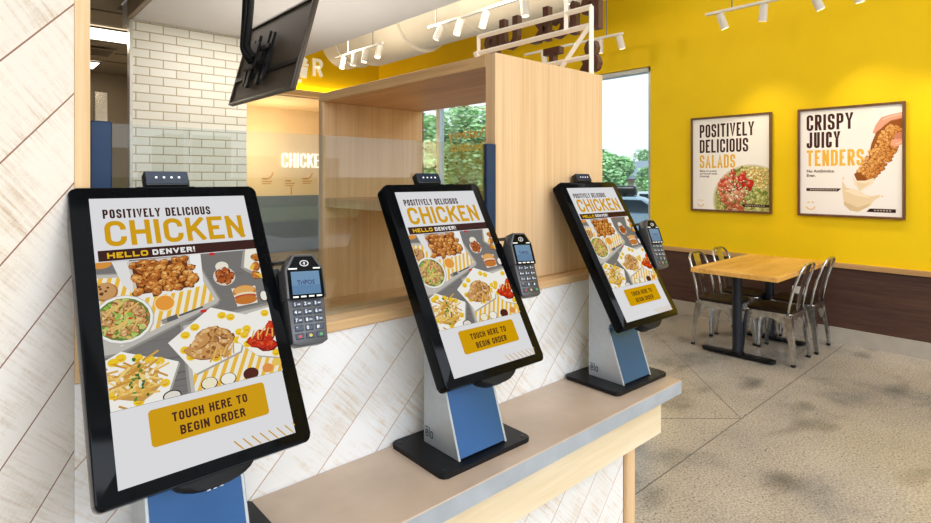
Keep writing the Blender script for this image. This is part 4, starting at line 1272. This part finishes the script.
for k, cc in enumerate('CHICKEN'):
    adv = [0, .158, .316, .388, .546, .704, .862][k]
    solid_letter(cc, 'wall_letter', m_glowletter, (X0 + adv, YA, 1.68), rt, .120 if cc != 'I' else .03, .29, .028, .05,
                 'white backlit letter %s of the word CHICKEN on the cream far wall' % ('first C' if k == 0 else 'second C' if k == 3 else cc), 'letter', 'CHICKEN lettering on the far wall')
for cc, u, z in (('R', 312.5, 3.24), ('E', 291, 3.10)):
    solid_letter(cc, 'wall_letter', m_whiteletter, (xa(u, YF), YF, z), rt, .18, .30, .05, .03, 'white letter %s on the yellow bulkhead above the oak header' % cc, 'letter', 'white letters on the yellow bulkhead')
# cup-and-drumstick icon beside the R
bm = bmesh.new()
bxx = xa(303, YF)
for pts in ([(-.075, .13), (.075, .13), (.05, -.06), (-.05, -.06)], [(-.09, .150), (.09, .150), (.085, .185), (-.085, .185)], [(-.06, .20), (.05, .20), (.075, .25), (.0, .30), (-.07, .26)]):
    prism(bm, pts, 1, -.03, -.004)
ob = fin('wall_icon', bm, m_whiteletter); ob.location = (bxx, YF, 3.24); tag(ob, 'white cup-shaped icon left of the letter R on the yellow bulkhead', 'wall icon')

# small icons with captions under the lettering
ARTS = [(287, 1.50), (292.5, 1.52), (307, 1.50)]
for k, (u, z) in enumerate(((267, 1.34), (290, 1.30), (307, 1.34))):
    A = Art(1e-4)
    A.rect(-.10, .10, .02, .13, (196, 150, 96)); A.rect(-.10, .05, .10, .075, (206, 164, 112)); A.rect(-.10, .01, .08, .03, (206, 164, 112))
    A.line([(.03, .12), (.09, .17), (.12, .24)] if k != 1 else [(.02, .0), (.03, -.10), (.02, -.16)], .03, (214, 158, 90))
    o = A.build('wall_graphic', m_print, None, lambda x, y, z_: (x, -z_, y)); o.location = (xa(u, YA), YA - .004, z)
    tag(o, ('left', 'middle', 'right')[k] + ' small tan picture and caption below the CHICKEN lettering', 'wall graphic', 'captions below the CHICKEN lettering')

# recessed downlights in the alcove ceiling
for k, (u, v) in enumerate(((255, 116), (285, 110))):
    dd = (2.838 - 1.47) * 553 / (178 - v); r = (u - 465.5) / 553.0
    bm = bmesh.new(); lathe(bm, [(.10, 0), (.10, -.006), (.08, -.008)], 24); o = fin('recessed_downlight', bm, m_track)
    o.location = (dd * (r * sin(radians(47.9)) + cos(radians(47.9))), dd * (-r * cos(radians(47.9)) + sin(radians(47.9))), 2.839)
    tag(o, ('left' if k == 0 else 'right') + ' recessed round downlight in the cream alcove ceiling', 'downlight', 'alcove downlights')

# ------------------------------------------------------------------ kitchen bits
def troffer(x0, y0, x1, y1, label):
    root = tag(empty('ceiling_panel_light', ((x0 + x1) / 2, (y0 + y1) / 2, 2.985)), label, 'ceiling light', 'kitchen ceiling lights')
    w, l = (x1 - x0) / 2, (y1 - y0) / 2
    bm = bmesh.new(); box(bm, (-w, -l, -.012), (w, l, -.002)); fin('diffuser', bm, m_panel, root)
    bm = bmesh.new()
    for a, b in (((-w - .02, -l - .02), (w + .02, -l)), ((-w - .02, l), (w + .02, l + .02)), ((-w - .02, -l), (-w, l)), ((w, -l), (w + .02, l))): box(bm, (a[0], a[1], -.016), (b[0], b[1], .0))
    fin('trim_ring', bm, m_tilegrid, root)
troffer(.50, 6.58, 1.60, 7.14, 'bright rectangular ceiling light in the kitchen beside the brick pier')
troffer(.50, 8.55, 1.30, 9.1, 'smaller-looking ceiling light deeper in the kitchen')
root = tag(empty('air_vent', (1.28, 7.85, 2.985)), 'square dark ceiling vent between the kitchen ceiling lights', 'vent')
bm = bmesh.new(); box(bm, (-.3, -.22, -.014), (.05, .22, -.004)); fin('vent_plate', bm, m_tile, root)
bm = bmesh.new()
for k in range(5): box(bm, (-.27, -.18 + k * .08, -.02), (.02, -.14 + k * .08, -.0145))
fin('vent_slat', bm, m_tilegrid, root)
root = tag(empty('steel_column', (1.36, 8.75, 0)), 'shiny stainless steel column with pipe valves in the kitchen', 'column')
bm = bmesh.new(); box(bm, (-.10, -.05, 0), (.05, .05, 2.62), .01, 2); fin('column_shaft', bm, m_stainless, root)
for z in (1.55, 1.70, 2.05):
    bm = bmesh.new(); tube(bm, [(-.24, -.09, z), (-.10, -.09, z), (-.02, -.09, z + .05)], .035, 12); lathe(bm, [(.06, 0), (.065, .02), (.05, .05)], 16, Matrix.Translation((-.17, -.10, z)) @ Matrix.Rotation(radians(90), 4, 'X')); fin('valve', bm, m_stainless, root, True, 40)

# ------------------------------------------------------------------ window decal (reads from outside)
bm = bmesh.new()
WTX = 5.872
def decal(s, y0, y1, z0, size):
    P = font_polys(s, size, offset=.004)
    xs_ = [p[0] for q in P for p in q]; a, b = min(xs_), max(xs_)
    for q in P:
        vs = [bm.verts.new((WTX, y0 + (p[0] - a) / (b - a) * (y1 - y0), z0 + p[1])) for p in q]
        try: bm.faces.new(vs)
        except ValueError: pass
decal('Positively', 6.02, 6.93, 2.10, .22); decal('Delicious', 6.02, 6.86, 1.90, .20)
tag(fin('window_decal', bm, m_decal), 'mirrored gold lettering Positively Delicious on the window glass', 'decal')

# ------------------------------------------------------------------ outdoors
plain('ground', (XW + .21, -30, -.72), (90, 90, -.60), m_asphalt)
def tree(x, y, h, r, mat, n, label, conifer=False, name='tree'):
    root = tag(empty(name, (x, y, -.60)), label, 'tree', 'trees beyond the car park')
    R = random.Random(int(x * 31 + y * 17))
    bm = bmesh.new(); tube(bm, [(0, 0, 0), (.05, .03, h * .3), (0, 0, h * .75)], r * .09, 8, r_end=r * .03)
    for k in range(5):
        a = k * 1.26; tube(bm, [(0, 0, h * .3 + k * .05 * h), (r * .4 * cos(a), r * .4 * sin(a), h * (.5 + .05 * k))], r * .04, 6, r_end=r * .012)
    fin('trunk', bm, m_bark, root, True)
    bm = bmesh.new()
    lumps = [(R.uniform(-.6, .6) * r, R.uniform(-.6, .6) * r, h * R.uniform(.42, .9), r * R.uniform(.35, .6)) for _ in range(11)]
    for k in range(n):
        if conifer:
            t = R.random() ** .8; rr = r * (1 - t) * (0.35 + .65 * R.random()); a = R.uniform(0, 6.28)
            c = Vector((rr * cos(a), rr * sin(a), h * (.12 + .88 * t))); s = .12 + .10 * (1 - t)
        else:
            L = R.choice(lumps); dv = Vector((R.gauss(0, 1), R.gauss(0, 1), R.gauss(0, 1))).normalized() * L[3] * R.uniform(.75, 1.05)
            c = Vector(L[:3]) + dv; s = R.uniform(.07, .15)
        q = Matrix.Rotation(R.uniform(0, 6.28), 3, 'Z') @ Matrix.Rotation(R.uniform(0, 3.1), 3, 'X')
        vs = [bm.verts.new(c + q @ Vector(p) * s) for p in ((-1, 0, 0), (0, -.5, .1), (1, 0, 0), (0, .5, .1))]
        bm.faces.new(vs)
    fin('foliage', bm, mat, root)
def ray_at(u, dist):
    r = (u - 465.5) / 553.0; s_, c_ = sin(radians(47.9)), cos(radians(47.9))
    return dist * (r * s_ + c_), dist * (-r * c_ + s_)
for u, dd, h, r, m_, n, l, cf in ((450, 22, 4.5, 1.7, m_leaf2, 9000, 'full pale green tree framed by the oak box opening', False),
                               (480, 27, 4.7, 1.9, m_leaf2, 8000, 'green tree right of the pale one behind the oak box', False),
                               (422, 33, 5.0, 1.8, m_leaf, 7000, 'green tree left of the window mullion, partly behind the box side', False),
                               (463, 36, 8.4, 1.3, m_conifer, 6000, 'tall pointed conifer rising above the other trees', True),
                               (609, 27, 3.2, 1.1, m_leaf2, 6000, 'bushy green tree left of the parked cars, beside the oak panel edge', False),
                               (645, 70, 5.9, 2.0, m_leaf, 5000, 'round tree behind the grey roof at the window edge', False),
                               (652, 33, 2.7, .9, m_leaf2, 3500, 'low green tree at the yellow wall edge of the window', False),
                               (596, 40, 4.0, 1.7, m_leaf, 4500, 'tree hidden in part by the oak panel, left of the cars', False)):
    x, y = ray_at(u, dd); tree(x, y, h, r, m_, n, l, cf)

def car(u, dist, rz, paint, label, box_on=False):
    x, y = ray_at(u, dist)
    root = tag(empty('parked_car', (x, y, -.60), rz), label, 'car', 'parked cars')
    bm = bmesh.new()
    body = [(-2.2, .35), (2.2, .35), (2.28, .60), (2.2, .82), (1.15, .95), (-2.1, .98), (-2.25, .7)]
    prism(bm, body, 1, -.86, .86, .07); fin('body', bm, paint, root, True, 35)
    bm = bmesh.new(); cab = [(-2.0, .96), (1.1, .93), (.35, 1.42), (.05, 1.48), (-1.55, 1.46), (-1.95, 1.1)]
    prism(bm, cab, 1, -.76, .76, .05); cb = fin('cabin', bm, paint, root, True, 35)
    bm = bmesh.new()
    for s in (-1, 1):
        for w in ([(-1.8, 1.0), (-.75, 1.0), (-.75, 1.4), (-1.5, 1.4)], [(-.65, 1.0), (.85, .98), (.25, 1.38), (-.65, 1.4)]):
            prism(bm, w, 1, s * .765 - .012, s * .765 + .012)
    prism(bm, [(1.08, .96), (.36, 1.40), (.33, 1.40), (1.05, .96)], 1, -.68, .68)
    fin('window', bm, m_carglass, cb)
    for wx in (-1.4, 1.4):
        for s in (-1, 1):
            bm = bmesh.new(); cyl(bm, (wx, s * .72, .34), (wx, s * .90, .34), .34, seg=24); wh = fin('wheel', bm, m_tyre, root, True, 40)
            bm = bmesh.new(); cyl(bm, (wx, s * .901, .34), (wx, s * .915, .34), .21, seg=16); fin('hub_cap', bm, m_rim, wh, True, 40)
    bm = bmesh.new()
    for s in (-1, 1): box(bm, (2.10, s * .55 - .18, .62), (2.26, s * .55 + .18, .76), .02, 2)
    fin('headlamp', bm, m_outlet, root)
    if box_on:
        bm = bmesh.new(); box(bm, (-1.5, -.5, 1.50), (.1, .5, 1.82), .10, 3); box(bm, (-1.2, -.6, 1.47), (-1.1, .6, 1.52)); box(bm, (-.3, -.6, 1.47), (-.2, .6, 1.52)); fin('roof_box', bm, m_black, root, True, 40)
car(634, 18.0, radians(-62), m_car1, 'silver blue parked car with a black roof box, nearest the window', True)
car(656, 24.0, radians(-62), m_car2, 'pale parked car farther right in the car park, at the wall edge')

root = empty('low_building', (*ray_at(633, 52), -.60), radians(-40)); tag(root, 'low building with grey pitched roof beyond the parked cars', 'building')
bm = bmesh.new(); box(bm, (-3.5, -9, 0), (3.5, 9, 2.0)); fin('wall', bm, m_brickfar, root)
bm = bmesh.new(); prism(bm, [(-4.0, 2.0), (4.0, 2.0), (0, 3.6)], 1, -9.6, 9.6); fin('roof', bm, m_roofgrey, root)
x, y = ray_at(421.5, 15)
root = tag(empty('utility_pole', (x, y, -.60)), 'utility pole with wires above the trees behind the oak box', 'pole')
bm = bmesh.new(); cyl(bm, (0, 0, 0), (0, 0, 5.2), .07, .05, 12); fin('pole', bm, m_bark, root, True, 40)
bm = bmesh.new(); box(bm, (-.5, -.03, 4.5), (.5, .03, 4.57)); fin('crossarm', bm, m_bark, root)
wd = Vector(ray_at(505, 15.5)) - Vector((x, y))
bm = bmesh.new()
bm.free()
for z, o in ((4.05, 0), (3.7, .1), (3.45, -.1)):
    bm = bmesh.new(); tube(bm, [(wd.x * t, wd.y * t + o, z + .55 - .25 * sin(pi * t)) for t in [k / 10 for k in range(11)]], .008, 5); fin('wire', bm, m_cable, root)

# what the glass and the polished surfaces mirror: the street side behind the viewer
plain('ground_street', (-40, -60, -.12), (XW + .2, -5.01, -.05), m_asphalt)
plain('ground_lawn', (-40, -24, -.049), (30, -16, .02), M('lawn', (112, 134, 70), .9, var=.3, scale=2))
plain('hedge', (-40, -27, -.05), (30, -25, 1.5), M('hedge', (80, 104, 66), .9, var=.5, scale=1.2))
for k, (x, w_, h_, c_) in enumerate(((-14, 6, 3.6, (196, 196, 198)), (-6, 4, 2.6, (120, 132, 110)), (-1.5, 3, 3.9, (104, 122, 96)), (4, 6, 3.2, (190, 176, 160)), (11, 4, 4.2, (100, 118, 92)), (18, 7, 3.0, (206, 206, 208)))):
    plain('wall_across_street_%d' % (k + 1), (x - w_ / 2, -34 - k, -.05), (x + w_ / 2, -31 - k, h_), M('street_front', c_, .9, var=.25, scale=1.0))
plain('wall_street_header', (-3.5, -5.0, 2.9), (XW, -4.85, 4.1), m_white)
plain('wall_street_sill', (-3.5, -5.0, 0.0), (XW, -4.85, .45), m_wain)
for k, x in enumerate((-3.4, -1.6, .2, 2.0, 3.8, 5.6)):
    plain('trim_street_mullion_%d' % (k + 1), (x, -4.98, .45), (x + .07, -4.87, 2.9), m_alu)

# ------------------------------------------------------------------ light
w = bpy.data.worlds.new('sky'); sc.world = w; w.use_nodes = True
nt = w.node_tree; bg = nt.nodes['Background']
tc = nd(nt, 'ShaderNodeTexCoord'); sp = nd(nt, 'ShaderNodeSeparateXYZ'); nt.links.new(tc.outputs['Generated'], sp.inputs[0])
rp = nd(nt, 'ShaderNodeValToRGB')
rp.color_ramp.elements[0].position = 0.62; rp.color_ramp.elements[0].color = lin((248, 250, 252))
rp.color_ramp.elements[1].position = 1.0; rp.color_ramp.elements[1].color = lin((150, 190, 232))
nt.links.new(sp.outputs['Z'], rp.inputs['Fac']); nt.links.new(rp.outputs['Color'], bg.inputs['Color'])
bg.inputs['Strength'].default_value = 1.25

def area(loc, rot, sx, sy, e, rgb=(255, 255, 255)):
    l = bpy.data.lights.new('area', 'AREA'); l.shape = 'RECTANGLE'; l.size = sx; l.size_y = sy; l.energy = e; l.color = lin(rgb)[:3]
    o = bpy.data.objects.new('area_light', l); COL.objects.link(o); o.location = loc; o.rotation_euler = rot
    return o
def spot(loc, dv, e, ang, rgb, blend=.8, r=.03):
    l = bpy.data.lights.new('spot', 'SPOT'); l.energy = e; l.spot_size = radians(ang); l.spot_blend = blend; l.color = lin(rgb)[:3]; l.shadow_soft_size = r
    o = bpy.data.objects.new('spot_light', l); COL.objects.link(o); o.location = loc
    o.rotation_euler = Vector(dv).to_track_quat('-Z', 'Y').to_euler(); return o
def point(loc, e, rgb, r=.1):
    l = bpy.data.lights.new('point', 'POINT'); l.energy = e; l.color = lin(rgb)[:3]; l.shadow_soft_size = r
    o = bpy.data.objects.new('point_light', l); COL.objects.link(o); o.location = loc; return o
area((1.2, -4.7, 3.4), (radians(68), 0, 0), 8.4, 1.1, 230, (232, 241, 255))           # daylight from the shopfront behind the viewer
area((1.4, -1.4, 4.05), (0, 0, 0), 5, 3.5, 75, (244, 248, 255))                         # unseen fill lamp added above the queue
area((4.4, 0.6, 4.05), (0, 0, 0), 2.4, 5, 40, (246, 249, 255))                          # unseen fill lamp added above the dining floor
for p, dv in LIGHTS: spot(p, dv, 26, 70, (255, 232, 190), .9)
area((4.3, YF - .05, 2.962), (radians(172), 0, 0), 2.6, .05, 5, (255, 226, 150))   # cove on the oak header
point((4.1, 9.7, 2.0), 42, (255, 226, 178), .3)
area((1.0, 6.9, 2.95), (0, 0, 0), 1.0, .5, 22, (255, 240, 214))
area((1.9, 4.0, 2.82), (0, 0, 0), 1.2, 2.2, 22, (255, 248, 238))
area((2.0, 3.6, 2.0), (pi, 0, 0), 1.2, 2.4, 13, (255, 252, 248))                      # fill lamp added to brighten the soffit from below
for y in (3.3, 4.3, 5.8): point((3.35, y, 3.05), 13, (255, 238, 208), .08)

sl = bpy.data.lights.new('sun', 'SUN'); sl.energy = 2.6; sl.angle = radians(2); sl.color = lin((255, 248, 236))[:3]
so = bpy.data.objects.new('sun_light', sl); COL.objects.link(so); so.rotation_euler = Vector((.55, .45, -1.0)).to_track_quat('-Z', 'Y').to_euler()
# ------------------------------------------------------------------ camera
cd = bpy.data.cameras.new('camera'); co = bpy.data.objects.new('camera', cd); COL.objects.link(co)
co.location = (0, 0, 1.47); co.rotation_euler = (radians(90), 0, radians(47.9 - 90))
cd.sensor_fit = 'HORIZONTAL'; cd.sensor_width = 36.0; cd.lens = 553.0 / 931.0 * 36.0
cd.shift_y = -(261.5 - 178.0) / 931.0; cd.clip_start = 0.02; cd.clip_end = 300
sc.camera = co
